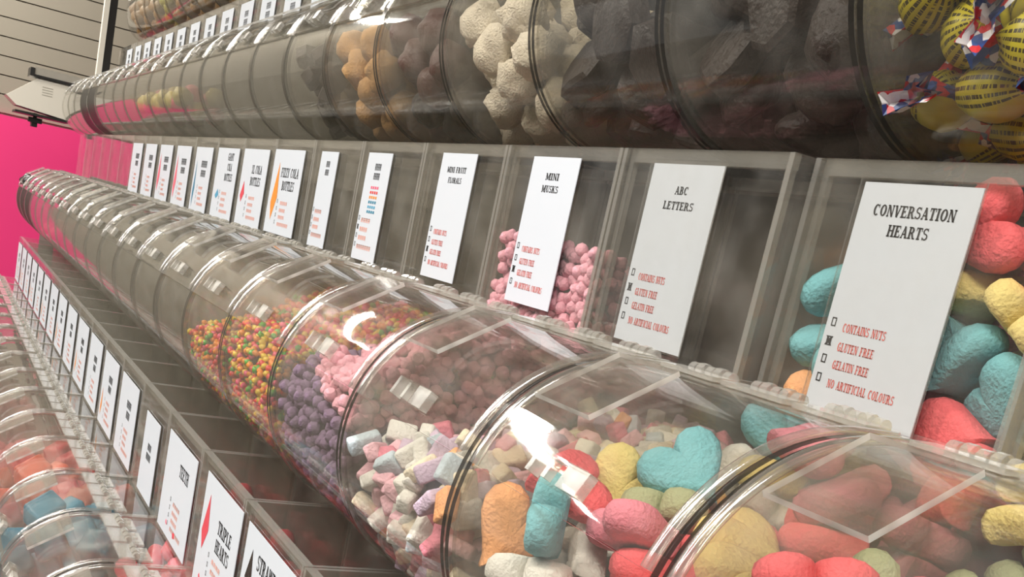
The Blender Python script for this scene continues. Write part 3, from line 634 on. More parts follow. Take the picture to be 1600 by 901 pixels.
# ------------------------------------------------------------------ candy shapes
def icosphere(sub, fn, name, mats, smooth=True):
    bm = bmesh.new()
    bmesh.ops.create_icosphere(bm, subdivisions=sub, radius=1.0)
    for v in bm.verts:
        v.co = Vector(fn(v.co)) * S
    me = bpy.data.meshes.new(name); bm.to_mesh(me); bm.free()
    for m in mats:
        me.materials.append(M[m])
    me.polygons.foreach_set('use_smooth', [smooth] * len(me.polygons))
    return me

def heart_mesh(s, mat, seed=0):
    n = 26; mb = MB(); v = []; f = []
    lay = [(-0.175, 0.66), (-0.15, 0.88), (-0.07, 0.985), (0.02, 1.0), (0.09, 0.975), (0.15, 0.88), (0.175, 0.66)]
    for z, q in lay:
        for k in range(n):
            a = 2 * math.pi * k / n
            x = 16 * math.sin(a) ** 3; y = 13 * math.cos(a) - 5 * math.cos(2 * a) - 2 * math.cos(3 * a) - math.cos(4 * a)
            d = 1 + 0.03 * noise.noise((x * 0.12 + seed, y * 0.12, z * 4))
            v.append((x / 33 * s * q * d, (y + 2.5) / 31 * s * q * d, z * s * (1 + 0.1 * noise.noise((x * 0.1, y * 0.1 + seed, 3)))))
    b = len(v); v.append((0, 0, -0.182 * s)); v.append((0, 0, 0.182 * s))
    for r in range(len(lay) - 1):
        for k in range(n):
            j = (k + 1) % n
            f.append((r * n + k, r * n + j, r * n + n + j, r * n + n + k))
    t = (len(lay) - 1) * n
    for k in range(n):
        j = (k + 1) % n
        f.append((j, k, b)); f.append((t + k, t + j, b + 1))
    mb.add(v, f)
    return mb.mesh('candy_heart', [mat], True)

def rounded_block(s, dims, mat, name='letter_candy'):
    """small pressed tablet with bevelled edges"""
    bm = bmesh.new(); bmesh.ops.create_cube(bm, size=1.0)
    for v in bm.verts:
        v.co = Vector((v.co.x * dims[0] * s * S, v.co.y * dims[1] * s * S, v.co.z * dims[2] * s * S))
    bmesh.ops.bevel(bm, geom=bm.edges[:] + bm.verts[:], offset=0.10 * s * S, segments=2, affect='EDGES', profile=0.5)
    me = bpy.data.meshes.new(name); bm.to_mesh(me); bm.free(); me.materials.append(M[mat])
    me.polygons.foreach_set('use_smooth', [True] * len(me.polygons))
    return me

def tablet(s, mat, name, n=8, h=0.42):
    mb = MB(); v = []; f = []
    for z, r in ((-h, 0.36), (-h * 0.6, 0.5), (h * 0.6, 0.5), (h, 0.36)):
        for k in range(n):
            a = 2 * math.pi * k / n; v.append((r * s * math.cos(a), r * s * math.sin(a), z * s))
    for r in range(3):
        for k in range(n):
            j = (k + 1) % n; f.append((r * n + k, r * n + j, r * n + n + j, r * n + n + k))
    f.append(list(range(n))[::-1]); f.append([3 * n + k for k in range(n)])
    mb.add(v, f); return mb.mesh(name, [mat], 50)

def slab_mesh(s, mat, seed):
    rnd = random.Random(seed); mb = MB(); v = []; f = []; n = 9
    out = [(s * 0.5 * rnd.uniform(0.72, 1.0), 2 * math.pi * (k + rnd.uniform(-0.25, 0.25)) / n) for k in range(n)]
    for z, q in ((-0.19, 0.82), (-0.14, 1.0), (0.14, 1.0), (0.19, 0.84)):
        for r, a in out: v.append((r * q * math.cos(a), r * q * math.sin(a), z * s * (1 + 0.25 * noise.noise((r * 9 * math.cos(a), a, seed)))))
    for r in range(3):
        for k in range(n):
            j = (k + 1) % n; f.append((r * n + k, r * n + j, r * n + n + j, r * n + n + k))
    f.append(list(range(n))[::-1]); f.append([3 * n + k for k in range(n)])
    mb.add(v, f); return mb.mesh('chocolate_chunk', [mat], 35)

def lumpy(s, mat, name, seed, amp=0.22, fr=1.6, sub=3, sq=(1, 1, 1)):
    def fn(c):
        d = 1 + amp * noise.noise(c * fr + Vector((seed * 7.1, 0, 0))) + amp * 0.4 * noise.noise(c * fr * 3 + Vector((0, seed, 0)))
        return (c.x * 0.5 * s * d * sq[0], c.y * 0.5 * s * d * sq[1], c.z * 0.5 * s * d * sq[2])
    return icosphere(sub, fn, name, [mat])

def unpack(t):
    out = []
    for r in t.split(';'):
        a = [int(q) for q in r.split(',')]
        out.append((Vector(a[:3]) / 1000, Quaternion([q / 100 for q in a[3:]]).normalized()))
    return out
PILE = {k: unpack(t) for k, t in PILES.items()}

def place(name, me, row, x, p, q, label, cat, group):
    ry, rz = ROWS[row]
    o = world_put(name, me, (x + p.x, ry + p.y, rz + p.z))
    o.rotation_mode = 'QUATERNION'; o.rotation_quaternion = q
    tag(o, label, cat, group)
    return o

def rand_q(rnd):
    return Quaternion((rnd.gauss(0, 1), rnd.gauss(0, 1), rnd.gauss(0, 1), rnd.gauss(0, 1))).normalized()

def join_stuff(name, items, label, cat):
    """one object for what is too many to count; items: (template mesh, world position in bin widths, rotation)"""
    v, f, mi, mats = [], [], [], []
    for me, p, q in items:
        o = len(v); R3 = q.to_matrix()
        w = Vector((p[0] * S, p[1] * S, (p[2] + Z0) * S))
        for x in me.vertices: v.append(R3 @ x.co + w)
        m = me.materials[0]
        if m not in mats: mats.append(m)
        k = mats.index(m)
        for pl in me.polygons:
            f.append([i + o for i in pl.vertices]); mi.append(k)
    me = bpy.data.meshes.new(name); me.from_pydata(v, [], f)
    for m in mats: me.materials.append(m)
    me.polygons.foreach_set('material_index', mi)
    me.polygons.foreach_set('use_smooth', [True] * len(f))
    ob = bpy.data.objects.new(name, me); COL.objects.link(ob)
    tag(ob, label, cat); ob['kind'] = 'stuff'
    return ob

# ------------------------------------------------------------------ middle row
def nth(k):
    return ['first', 'second', 'third', 'fourth', 'fifth', 'sixth', 'seventh', 'eighth', 'ninth', 'tenth', 'eleventh', 'twelfth', 'thirteenth', 'fourteenth',
            'fifteenth', 'sixteenth', 'seventeenth', 'eighteenth', 'nineteenth', 'twentieth', 'twenty-first', 'twenty-second', 'twenty-third', 'twenty-fourth'][k]

M_LABEL = {-1: 'clear bin of pink and yellow hearts at the bottom right corner',
           0: 'clear bin of candy hearts under the CONVERSATION HEARTS card',
           1: 'clear bin of pastel tablets under the ABC LETTERS card',
           2: 'clear bin of pink and purple pellets under the MINI MUSKS card',
           3: 'clear bin of rainbow bits under the MINI FRUIT card',
           4: 'clear bin of rainbow bits left of the MINI FRUIT bin',
           5: 'near-empty clear bin with a few red sweets beside the rainbow bits',
           6: 'empty clear bin under the FIZZY COLA BOTTLES card',
           7: 'empty clear bin under the XL COLA BOTTLES card',
           8: 'empty clear bin under the GIANT COLA BOTTLES card',
           17: 'black drummed bin of the middle row, nearest of the three black ones', 18: 'black drummed bin of the middle row between two other black ones',
           19: 'black drummed bin of liquorice ending the middle row by the pink wall'}
for i in range(-1, 20):
    lab = M_LABEL.get(i, ('clear bin with pink-reflection sweets in' if i in (15, 16) else 'empty clear bin in') + ' the middle row, %s counted from the CONVERSATION HEARTS bin' % nth(i))
    yt = 0.49 if i == 0 else 0.41
    b = make_bin('M', -i - 1, lab, yt, black=(i >= 17))
    cx = lambda X: X + i + 1
    if i == 0: make_card(b, cx(-0.527), 0.432, ['CONVERSATION', 'HEARTS'], 0.53, 1.222, 0.49, 1, text_h=0.034, title_k=1.16)
    elif i == 1: make_card(b, cx(-1.537), 0.425, ['ABC', 'LETTERS'], 0.565, 1.234, 0.41, 1, title_v=0.86, text_h=0.029, title_k=1.4)
    elif i == 2: make_card(b, cx(-2.497), 0.412, ['MINI', 'MUSKS'], 0.587, 1.240, 0.41, 2, title_v=0.87, text_h=0.030, title_k=1.5)
    elif i == 3: make_card(b, cx(-3.504), 0.42, ['MINI FRUIT', 'FLORALS'], 0.586, 1.238, 0.41, 2, title_v=0.87, text_h=0.029, title_k=1.25)
    elif i == 4: make_card(b, cx(-4.64), 0.40, ['####', '####'], 0.568, 1.22, 0.41, 1, title_v=0.87, scale=0.5, spots=True)
    elif i == 5: make_card(b, cx(-5.60), 0.36, ['###', '###'], 0.565, 1.212, 0.41, -1, title_v=0.87, scale=0.5)
    elif i == 6: make_card(b, cx(-6.56), 0.78, ['FIZZY COLA', 'BOTTLES'], 0.572, 1.21, 0.41, -1, 0.62, 0.73, 0.07, 0.5, fill=('n_orange', 0.18, 0.15, 0.85, 0.10))
    elif i == 7: make_card(b, cx(-7.52), 0.80, ['XL COLA', 'BOTTLES'], 0.56, 1.20, 0.41, -1, 0.62, 0.74, 0.07, 0.5, fill=('l_red', 0.14, 0.30, 0.58, 0.08))
    elif i == 8: make_card(b, cx(-8.50), 0.80, ['GIANT', 'COLA', 'BOTTLES'], 0.55, 1.195, 0.41, -1, 0.66, 0.88, 0.065, 0.5, fill=('n_blue', 0.2, 0.28, 0.42, 0.09))
    elif 9 <= i <= 13: make_card(b, 0.5, 0.74, ['######', '#####'], 0.56, 1.19, 0.41, -1, 0.6, 0.74, 0.065, 0.5, fill=[('l_blue', 0.12, 0.05, 0.8, 0.05), ('l_pink', 0.1, 0.1, 0.85, 0.09), ('l_pink', 0.1, 0.15, 0.85, 0.09), None, None][i - 9])

HEART_COLS = {'blue': 'blue', 'red': 'coral red', 'yellow': 'yellow', 'white': 'white', 'pink': 'pink', 'orange': 'orange', 'sage': 'sage green'}
HM = {}
for c in HEART_COLS:
    HM[c] = [heart_mesh(0.285, c, s_) for s_ in (1, 2)]
CAM_R, CAM_U, CAM_F, CAM_P = _r, _u, _f, Vector((1.84095, -2.04079, 0.79184))
def pixel(p):
    """where a point (in bin widths, middle drum axis at 0) falls in the 1600 x 901 photograph; used to read off each sweet's own colour"""
    d = Vector(p) - CAM_P
    z = max(0.05, d.dot(CAM_F))
    return (724.37 + 1700 * d.dot(CAM_R) / z, 764.31 - 1700 * d.dot(CAM_U) / z)
SEEN = {'drumA': 'red 890 720;red 930 775;blue 850 800;white 985 722;blue 1040 740;yellow 990 772;pink 985 815;yellow 1080 805;sage 1085 778;blue 1112 692;pink 1100 715;blue 1098 742;blue 1180 728;white 965 865;white 830 872;orange 782 822;yellow 800 805;blue 735 865;blue 750 840;red 1045 885;red 1085 850;white 1150 775;pink 1255 762;yellow 1310 742;pink 1350 790;red 1300 825;pink 1400 840;yellow 1230 800;red 1440 780',
        'drumB': 'pink 1195 815;pink 1150 850;yellow 1285 815;pink 1212 835;sage 1232 860;sage 1335 878;red 1270 890;pink 1325 842;pink 1420 868;red 1440 885;sage 1545 888;yellow 1315 742;white 1172 790;pink 1545 800;yellow 1565 815;red 1120 890;pink 1390 800',
        'tower': 'pink 1340 360;blue 1320 440;red 1568 385;yellow 1525 460;pink 1575 450;blue 1482 562;yellow 1555 560;red 1480 645;red 1525 668;yellow 1575 590;yellow 1540 535;yellow 1560 622;blue 1600 670;pink 1440 665;yellow 1540 605;red 1505 640;pink 1585 620;orange 1400 480;white 1450 400'}
SEEN = {k: [(r.split()[0], float(r.split()[1]), float(r.split()[2])) for r in t.split(';')] for k, t in SEEN.items()}
def heart_pile(key, x, seen, seed, where, yt):
    rnd = random.Random(seed)
    for p, q in PILE[key]:
        if yt > 0.45 and p.y > 0.36 and p.z > 0.42:
            p = Vector((p.x, 0.49 + 0.13 + (p.y - 0.41 - 0.1) * 0.75, p.z))
        tower = p.y > 0.42
        u, v = pixel((x + p.x, p.y, p.z))
        u += rnd.gauss(0, 14); v += rnd.gauss(0, 14)
        c = min(SEEN['tower' if tower and p.z > 0.4 and seen == 'drumA' else seen], key=lambda t: (t[1] - u) ** 2 + (t[2] - v) ** 2)[0]
        place('candy_heart', rnd.choice(HM[c]), 'M', x, p, q,
              '%s chalky candy heart in the %s %s' % (HEART_COLS[c], 'tower of the' if tower else 'drum of the', where), 'candy heart', 'candy hearts in the ' + where)
heart_pile('heartA', -1, 'drumA', 21, 'CONVERSATION HEARTS bin', 0.49)
heart_pile('heartB', 0, 'drumB', 4, 'corner hearts bin', 0.41)

# pastel letter tablets
rnd = random.Random(2)
# small round sweets packed on a jittered lattice against the clear walls
def lattice(step, fill, seed, skin):
    rnd = random.Random(seed); out = []
    nx = int(0.92 / step); ny = int(1.5 / step); nz = int(1.9 / (step * 0.86))
    for c in range(nz):
        z = -0.52 + step * 0.5 + c * step * 0.86
        for a in range(nx):
            for b in range(ny):
                x = 0.035 + step * (a + 0.5 + 0.5 * (c % 2) * 0.9); y = -0.52 + step * (b + 0.5 + 0.5 * (c % 2))
                x += rnd.uniform(-0.33, 0.33) * step; y += rnd.uniform(-0.33, 0.33) * step; zz = z + rnd.uniform(-0.33, 0.33) * step
                if x > 0.965 - step * 0.4 or x < 0.035 + step * 0.4 or y > 0.97 - step * 0.4: continue
                r = math.hypot(y, zz)
                if y < 0 and r > 0.53 - step * 0.42: continue
                if zz < -0.53 + step * 0.4: continue
                if zz > 0.50 and y < 0.43 + step * 0.4: continue
                h = fill(x, y)
                if zz > h: continue
                if zz > h - skin or x > 0.965 - skin or (y < 0 and r > 0.53 - skin) or (y < 0.43 + skin and zz > 0.4):
                    out.append(Vector((x, y, zz)))
    return out

LET = [(c, rounded_block(0.112, d, c)) for c in ('white', 'cream', 'rose', 'pink', 'lilac', 'pale_blue', 'orange') for d in ((1.0, 0.72, 0.5), (0.9, 0.9, 0.46), (1.15, 0.6, 0.5))]
WORD = {'white': 'white', 'cream': 'cream', 'rose': 'pale pink', 'pink': 'pink', 'lilac': 'lilac', 'pale_blue': 'pale blue', 'orange': 'peach'}
W_ = [l for l in LET if l[0] != 'orange'] + [l for l in LET if l[0] in ('white', 'cream', 'rose', 'rose', 'lilac')] + [l for l in LET if l[0] == 'orange'][:1]
CAMP = Vector((1.84, -2.04, 0.79))
blocks = lattice(0.088, lambda x, y: 0.12 + 0.10 * y + 0.05 * noise.noise((x * 3, y * 3, 9)) if y < 0.42 else 0.25, 14, 0.16)
blocks.sort(key=lambda p: (p + Vector((-2, 0, 0)) - CAMP).length)
rest = []
for k, p in enumerate(blocks):
    c, me = rnd.choice(W_); q = rand_q(rnd)
    if k < 300:
        place('letter_candy', me, 'M', -2, p, q, '%s pressed letter candy in the ABC LETTERS bin' % WORD[c], 'candy', 'letter candies in the ABC LETTERS bin')
    else:
        rest.append((me, (-2 + p.x, p.y, p.z), q))
if rest:
    join_stuff('letter_candies', rest, 'pastel letter candies deep inside the ABC LETTERS bin', 'candy')
musk = [(p, 'grape' if (p.y < -0.12 + 0.25 * p.x and p.z < 0.26 - 0.30 * p.x) else 'musk') for p in lattice(0.050, lambda x, y: 0.27 + 0.36 * y + 0.16 * x + 0.1 * noise.noise((x * 4, y * 4, 0)) if y < 0.42 else 1.0 - 0.25 * y, 3, 0.075)]
musk.sort(key=lambda t: (t[0] + Vector((-3, 0, 0)) - CAMP).length)
MT = {c: tablet(0.056, c, 'musk_candy') for c in ('musk', 'grape')}
rest = []
for k, (p, c) in enumerate(musk):
    q = rand_q(rnd)
    if k < 300:
        place('musk_candy', MT[c], 'M', -3, p, q, '%s musk pellet in the MINI MUSKS bin' % ('pink' if c == 'musk' else 'purple'), 'candy', 'musk pellets in the MINI MUSKS bin')
    else:
        rest.append((MT[c], (-3 + p.x, p.y, p.z), q))
join_stuff('musk_candies', rest, 'pink and purple musk pellets packed behind in the MINI MUSKS bin', 'candy')

NC = ['n_red', 'n_orange', 'n_orange', 'n_yellow', 'n_yellow', 'n_green', 'n_pink', 'n_red']
NW = {'n_red': 'red', 'n_orange': 'orange', 'n_yellow': 'yellow', 'n_green': 'green', 'n_pink': 'pink'}
NM = {c: lumpy(0.041, c, 'rainbow_candy', 3, 0.3, 1.5, 1) for c in set(NC)}
for bi, lvl in ((3, 0.36), (4, 0.28)):
    pts = lattice(0.036, lambda x, y: lvl - 0.10 + 0.35 * y + 0.1 * noise.noise((x * 3, y * 3, bi)) if y < 0.42 else 0.1, bi, 0.045)
    pts.sort(key=lambda t: (t + Vector((-bi - 1, 0, 0)) - CAMP).length)
    lim = 200 if bi == 3 else 100
    rest = []
    for k, p in enumerate(pts):
        c = rnd.choice(NC); q = rand_q(rnd)
        if k < lim:
            place('rainbow_candy', NM[c], 'M', -bi - 1, p, q, 'tiny %s crunchy sweet in the %s' % (NW[c], 'MINI FRUIT bin' if bi == 3 else 'bin left of the MINI FRUIT bin'), 'candy', 'rainbow sweets beside the musk pellets')
        else:
            rest.append((NM[c], (-bi - 1 + p.x, p.y, p.z), q))
    join_stuff('rainbow_candies', rest, 'rainbow crunchy sweets packed in the %s' % ('MINI FRUIT bin' if bi == 3 else 'bin left of the MINI FRUIT bin'), 'candy')

def loose(row, x, key, meshes, name, label, cat, group, filt=None, seed=1, dz=0.0):
    rr = random.Random(seed)
    for p, q in PILE[key]:
        if filt and not filt(p): continue
        place(name, rr.choice(meshes), row, x, p + Vector((0, 0, dz)), q, label, cat, group)

RED = [lumpy(0.10, c, 'red_sweet', 5, 0.2, 1.5, 2) for c in ('n_red', 'n_orange')]
loose('M', -6, 'few', RED, 'red_sweet', 'red round sweet on the bottom of the near-empty middle bin', 'candy', 'red sweets left of the rainbow bits', lambda p: p.y < 0.3)
LIQ = [lumpy(0.25, 'liquorice', 'liquorice_piece', s_, 0.25, 1.5, 2) for s_ in (1, 2)]
loose('M', -20, 'ball', LIQ, 'liquorice_piece', 'black liquorice piece in the last middle bin by the pink wall', 'candy', 'liquorice in the middle row', lambda p: p.y < 0.3)
loose('M', -20, 'ball', LIQ, 'liquorice_piece', 'black liquorice piece in the last middle bin by the pink wall', 'candy', 'liquorice in the middle row', lambda p: p.y < 0.2 and p.z > -0.1, 2, 0.24)
PNK = [lumpy(0.22, 'l_pink', 'pink_sweet', s_, 0.25, 1.5, 2) for s_ in (1, 2)]
for bi in (15, 16):  # sweets added to stand in for the pink wall's reflection in these bins
    loose('M', -bi - 1, 'few', PNK, 'pink_sweet', 'pink sweet added for pinkish reflection in the %s middle bin from the CONVERSATION HEARTS bin' % nth(bi), 'candy', 'sweets added as pink reflection in bin %s of the middle row' % nth(bi), lambda p: p.y < 0.3)

# ------------------------------------------------------------------ upper row
U_LABEL = {-1: 'clear upper bin cut off by the right edge of the picture', 0: 'clear upper bin of yellow wrapped candies at the top right', 1: 'clear upper bin of dark chocolate next to the wrapped candies',
           2: 'clear upper bin of dark chocolate next to the white clusters', 3: 'clear upper bin of white sugared clusters', 4: 'clear upper bin of brown chocolate balls left of the white clusters',
           5: 'clear upper bin of tan biscuit pieces', 6: 'clear upper bin of dark stacked sweets left of the tan pieces', 18: 'black drummed upper bin, nearer of the two beside the white box', 19: 'black drummed upper bin, farther of the two beside the white box'}
for k in range(0, 23):
    lab = U_LABEL.get(k, ('clear bin holding pale sweets in' if k in (12, 13, 14) else 'empty clear bin in') + ' the upper row, %s left of the wrapped candies' % nth(k - 1))
    b = make_bin('U', -0.826 - k, lab, black=(k in (18, 19)))
    if 5 <= k <= 21:
        make_card(b, 0.5, 0.62, ['####', '####', '###'][:2 + k % 2], 0.58, 1.20, 0.41, -1, 0.55, 0.78, 0.07, 0.5, allergens=False)

def wrap_meshes():
    s = 0.30
    def body(c):
        w = 1 + 0.10 * noise.noise(c * 3)
        return (c.x * 0.46 * s * w, c.y * 0.32 * s * w, c.z * 0.29 * s * w)
    bd = icosphere(3, body, 'wrapper_body', ['wrapper'])
    ends = []
    for sg in (-1, 1):
        mb = MB(); n = 11; v = []; f = []
        for r in range(4):
            rr_ = (0.05, 0.10, 0.19, 0.27)[r] * s; xx = sg * (0.42, 0.48, 0.56, 0.68)[r] * s
            for k in range(n):
                a = 2 * math.pi * k / n
                wv = (1 + 0.5 * math.sin(k * 4.2 + r)) if r else 1
                v.append((xx + sg * 0.03 * s * math.sin(k * 2.9) * r, rr_ * math.cos(a) * wv, rr_ * 0.55 * math.sin(a) * wv))
        for r in range(3):
            for k in range(n):
                j = (k + 1) % n; f.append((r * n + k, r * n + j, r * n + n + j, r * n + n + k))
        mb.add(v, f); ends.append(mb.mesh('twist_end', ['twist'], False))
    return bd, ends
WB, WE = wrap_meshes()
def wrapped(x, filt, dz, dx=0.0):
    ry, rz = ROWS['U']
    for p, q in PILE['wrap']:
        if not filt(p): continue
        t = bpy.data.objects.new('wrapped_candy', None); COL.objects.link(t)
        t.location = ((x + p.x + dx) * S, (ry + p.y) * S, (rz + p.z + dz + Z0) * S)
        t.rotation_mode = 'QUATERNION'; t.rotation_quaternion = q
        tag(t, 'yellow wrapped candy with red, white and blue twisted ends', 'wrapped candy', 'wrapped candies in the top right bin')
        put('wrapper_body', WB, t)
        for e in WE: put('twist_end', e, t)
wrapped(-0.826, lambda p: True, 0.0)
wrapped(-0.826, lambda p: p.y < 0.25 and -0.12 < p.z and math.hypot(p.y, p.z + 0.24) < 0.42, 0.24)

CH = [slab_mesh(0.34, 'choc', s_) for s_ in (1, 2, 3)] + [lumpy(0.30, 'choc', 'chocolate_chunk', 4, 0.25, 1.4, 3, (1, 0.8, 0.6))]
for k in (1, 2):
    x = -0.826 - k
    lab = 'dark dusty chocolate chunk in the upper bin next to the %s' % ('wrapped candies' if k == 1 else 'white clusters')
    grp = 'chocolate chunks in upper bin %d' % k
    loose('U', x, 'slab', CH, 'chocolate_chunk', lab, 'chocolate', grp, None, k)
    for d_ in (0.26, 0.46):
        loose('U', x, 'slab', CH, 'chocolate_chunk', lab, 'chocolate', grp, lambda p: p.z > -0.22 and math.hypot(min(p.y, 0), p.z + d_) < 0.40, k + 7, d_)
CO = [lumpy(0.235, 'coconut', 'coconut_cluster', s_, 0.35, 2.2, 3) for s_ in (1, 2, 3)]
loose('U', -3.826, 'ball', CO, 'coconut_cluster', 'white sugared cluster in the upper bin', 'candy', 'white sugared clusters', lambda p: p.y < 0.5)
CB = [lumpy(0.25, c, 'chocolate_ball', s_, 0.18, 1.5, 3) for s_, c in ((1, 'choc_red'), (2, 'choc'), (3, 'choc_red'))]
loose('U', -4.826, 'ball', CB, 'chocolate_ball', 'brown chocolate ball in the bin left of the white clusters', 'chocolate', 'chocolate balls in the upper row', lambda p: p.y < 0.5)
TN = [lumpy(0.24, 'tan', 'biscuit_piece', s_, 0.3, 1.5, 3) for s_ in (1, 2)]
loose('U', -5.826, 'ball', TN, 'biscuit_piece', 'tan rough biscuit piece in the upper bin', 'biscuit', 'tan biscuit pieces', lambda p: p.z < 0.05)
DK = [slab_mesh(0.26, 'choc', 9)]
loose('U', -6.826, 'ball', DK, 'dark_sweet', 'dark flat sweet in the upper bin left of the tan pieces', 'candy', 'dark sweets in the upper row', lambda p: p.z < 0.1)
YL = [lumpy(0.24, 'candy_yellow', 'yellow_sweet', s_, 0.25, 1.5, 2) for s_ in (1, 2)]
for k in (12, 13, 14):
    loose('U', -0.826 - k, 'few', YL + PNK, 'pale_sweet', 'pale yellow or pink sweet in an upper bin near the far end', 'candy', 'pale sweets far along the upper row', lambda p: p.y < 0.3, k, 0.2)

# ------------------------------------------------------------------ lower row
L_LABEL = {-1: 'clear lower bin under the strawberry card cut by the bottom edge', 0: 'clear lower bin of red candy under the TRIPLE HEARTS card', 1: 'clear lower bin of pink and red hearts under the TEETH card',
           2: 'clear lower bin of blue blocks', 3: 'clear lower bin of orange red blocks'}
for k in range(-2, 16):
    lab = L_LABEL.get(k, 'clear lower bin cut off at the bottom of the picture' if k < 0 else 'clear bin in the lower row, %s beyond the blue blocks' % nth(k - 3))
    x = -4.394 - k
    b = make_bin('L', x, lab)
    if k == -1: make_card(b, 0.56, 0.80, ['STRAWBERRY'], 0.56, 1.225, 0.41, -1, 0.62, 0.80, 0.08, 0.5, fill=('choc', 0.14, 0.5, 0.85, 0.07))
    elif k == 0: make_card(b, 0.64, 0.80, ['TRIPLE', 'HEARTS'], 0.56, 1.228, 0.41, -1, 0.66, 0.68, 0.075, 0.5, fill=('l_red', 0.13, 0.35, 0.85, 0.09))
    elif k == 1: make_card(b, 0.55, 0.84, ['TEETH'], 0.56, 1.205, 0.41, -1, 0.66, 0.74, 0.08, 0.5)
    elif k == 2: make_card(b, 0.55, 0.52, ['####', '#####'], 0.56, 1.14, 0.41, -1, 0.5, 0.62, 0.05, 0.5, allergens=False)
    elif k > 2: make_card(b, 0.5, 0.78, ['#####', '####'], 0.56, 1.20, 0.41, -1, 0.58, 0.70, 0.06, 0.5, fill=[('n_orange', 0.12, 0.1, 0.5, 0.05), None][k % 2])
LH = [heart_mesh(0.30, c, 1) for c in ('l_red', 'l_pink')]
loose('L', -5.394, 'heartL', LH, 'jelly_candy', 'glossy red or pink jelly candy in the lower TEETH bin', 'candy', 'jelly candies in the TEETH bin', lambda p: p.z > -0.35, 1)
loose('L', -4.394, 'heartL', LH, 'jelly_candy', 'glossy red or pink jelly candy in the lower TRIPLE HEARTS bin', 'candy', 'jelly candies in the TRIPLE HEARTS bin', lambda p: p.z > -0.05, 2)
BL = [rounded_block(0.25, (1.0, 0.85, 0.7), 'l_blue', 'blue_block')]
OR = [rounded_block(0.25, (1.0, 0.85, 0.7), c, 'orange_block') for c in ('l_orange', 'l_red')]
loose('L', -6.394, 'ball', BL, 'blue_block', 'blue sugared block in the lower bin', 'candy', 'blue blocks in the lower row', lambda p: p.y < 0.5, 1)
loose('L', -6.394, 'ball', BL, 'blue_block', 'blue sugared block in the lower bin', 'candy', 'blue blocks in the lower row', lambda p: p.y < 0.3 and p.z > -0.06 and math.hypot(p.y, p.z + 0.2) < 0.42, 3, 0.2)
loose('L', -7.394, 'ball', OR, 'orange_block', 'orange red sugared block in the lower bin', 'candy', 'orange red blocks in the lower row', lambda p: p.y < 0.5, 2)
loose('L', -7.394, 'ball', OR, 'orange_block', 'orange red sugared block in the lower bin', 'candy', 'orange red blocks in the lower row', lambda p: p.y < 0.3 and p.z > -0.06 and math.hypot(p.y, p.z + 0.2) < 0.42, 4, 0.2)
loose('L', -8.394, 'ball', OR, 'red_block', 'red sugared block in the lower bin beyond the orange ones', 'candy', 'red blocks in the lower row', lambda p: p.y < 0.3, 6)
for k in (4, 6, 8):
    loose('L', -4.394 - k, 'few', PNK, 'pink_sweet', 'pink sweet in the %s lower bin beyond the blue blocks' % nth(k - 3), 'candy', 'pink sweets in lower bin %d' % k, lambda p: p.y < 0.3)

for k, nm in ((-1, 'strawberry'), (0, 'TRIPLE HEARTS'), (1, 'TEETH')):
    loose('L', -4.394 - k, 'heartL', LH, 'jelly_candy', 'red or pink jelly candy high in the lower tower behind the %s card' % nm, 'candy', 'tower jellies behind the %s card' % nm, lambda p: p.y > 0.52 and p.z > 0.0, 9 + k, 0.2)

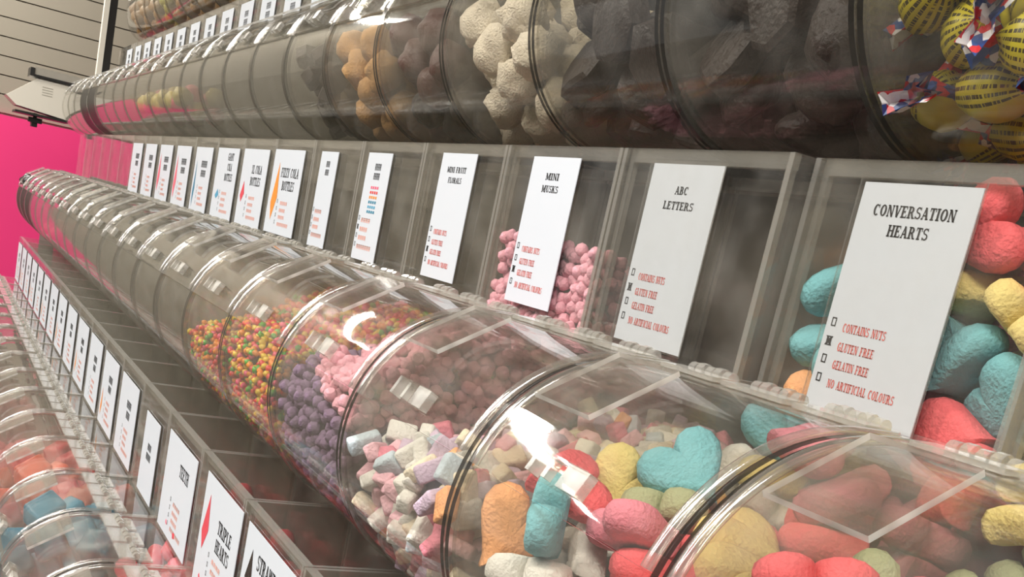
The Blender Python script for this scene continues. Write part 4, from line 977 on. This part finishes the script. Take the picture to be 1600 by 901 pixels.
# ------------------------------------------------------------------ top row, far along
for k in range(8, 22):
    lab = 'clear bin in the top row of amber sweets, %s from the post' % nth(21 - k)
    make_bin('T', -0.826 - k, lab)
AM = [lumpy(0.25, c, 'amber_sweet', s_, 0.2, 1.5, 2) for s_, c in ((1, 'amber'), (2, 'amber'), (3, 'amber'))]
OL = [lumpy(0.25, 'olive', 'olive_sweet', 3, 0.2, 1.5, 2)]
for k in range(10, 22):
    loose('T', -0.826 - k, 'ball', OL if k == 18 else AM, 'amber_sweet', '%s sweet in the %s top row bin from the post' % ('olive yellow' if k == 18 else 'amber brown', nth(21 - k)), 'candy', 'sweets in top row bin %d' % k, lambda p: p.y < 0.3, k)

# ------------------------------------------------------------------ post and white box at the far end
t = bpy.data.objects.new('shelf_post', None); COL.objects.link(t)
t.location = (-23.2 * S, 0.96 * S, (2.3 + Z0) * S)
tag(t, 'pale vertical shelf post with a dark slotted side beyond the upper row', 'post')
mb = MB(); mb.box(-0.1, 0.1, -0.05, 0.05, -2.3 - Z0, 7); put('upright', mb.mesh('upright', ['white_plastic']), t)
mb = MB(); mb.box(-0.1, 0.08, 0.05, 0.2, -2.3 - Z0, 7); put('slotted_side', mb.mesh('slotted_side', ['black_plastic']), t)

t = bpy.data.objects.new('white_box', None); COL.objects.link(t)
t.location = (-23.0 * S, -0.1 * S, (1.6 + Z0) * S)
tag(t, 'white angular box with a grey top bar above the pink wall', 'box')
hexa = [(-0.63, 0.196), (-0.10, 0.625), (0.62, 0.614), (0.60, -0.045), (-0.43, 0.044)]
mb = MB(); mb.prism(hexa, -0.9, 0.0); put('housing', mb.mesh('housing', ['white_plastic']), t)
mb = MB(); mb.box(-0.5, 0.04, -0.16, 0.72, 0.70, 0.84); put('top_bar', mb.mesh('top_bar', ['grey_metal']), t)
mb = MB(); mb.box(-0.6, 0.05, -0.22, 0.72, 0.655, 0.70); mb.box(-0.6, 0.06, -0.24, -0.16, 0.66, 0.82); put('bar_mount', mb.mesh('bar_mount', ['black_plastic']), t)
mb = MB(); mb.box(-0.9, 0.03, -0.44, 0.62, -0.09, -0.045); put('base_strip', mb.mesh('base_strip', ['black_plastic']), t)
mb = MB(); mb.box(-0.4, -0.2, -0.16, 0.10, -0.22, -0.12); mb.box(-0.35, -0.25, -0.07, 0.0, -0.13, -0.03); mb.box(-0.6, -0.25, -0.09, 0.02, -0.3, -0.2); put('bracket', mb.mesh('bracket', ['black_plastic']), t)
for k in range(4):
    mb = MB(); mb.box(0.001, 0.004, 0.02, 0.22, 0.34 + k * 0.05, 0.352 + k * 0.05); put('printed_line', mb.mesh('printed_line', ['grey_metal']), t)
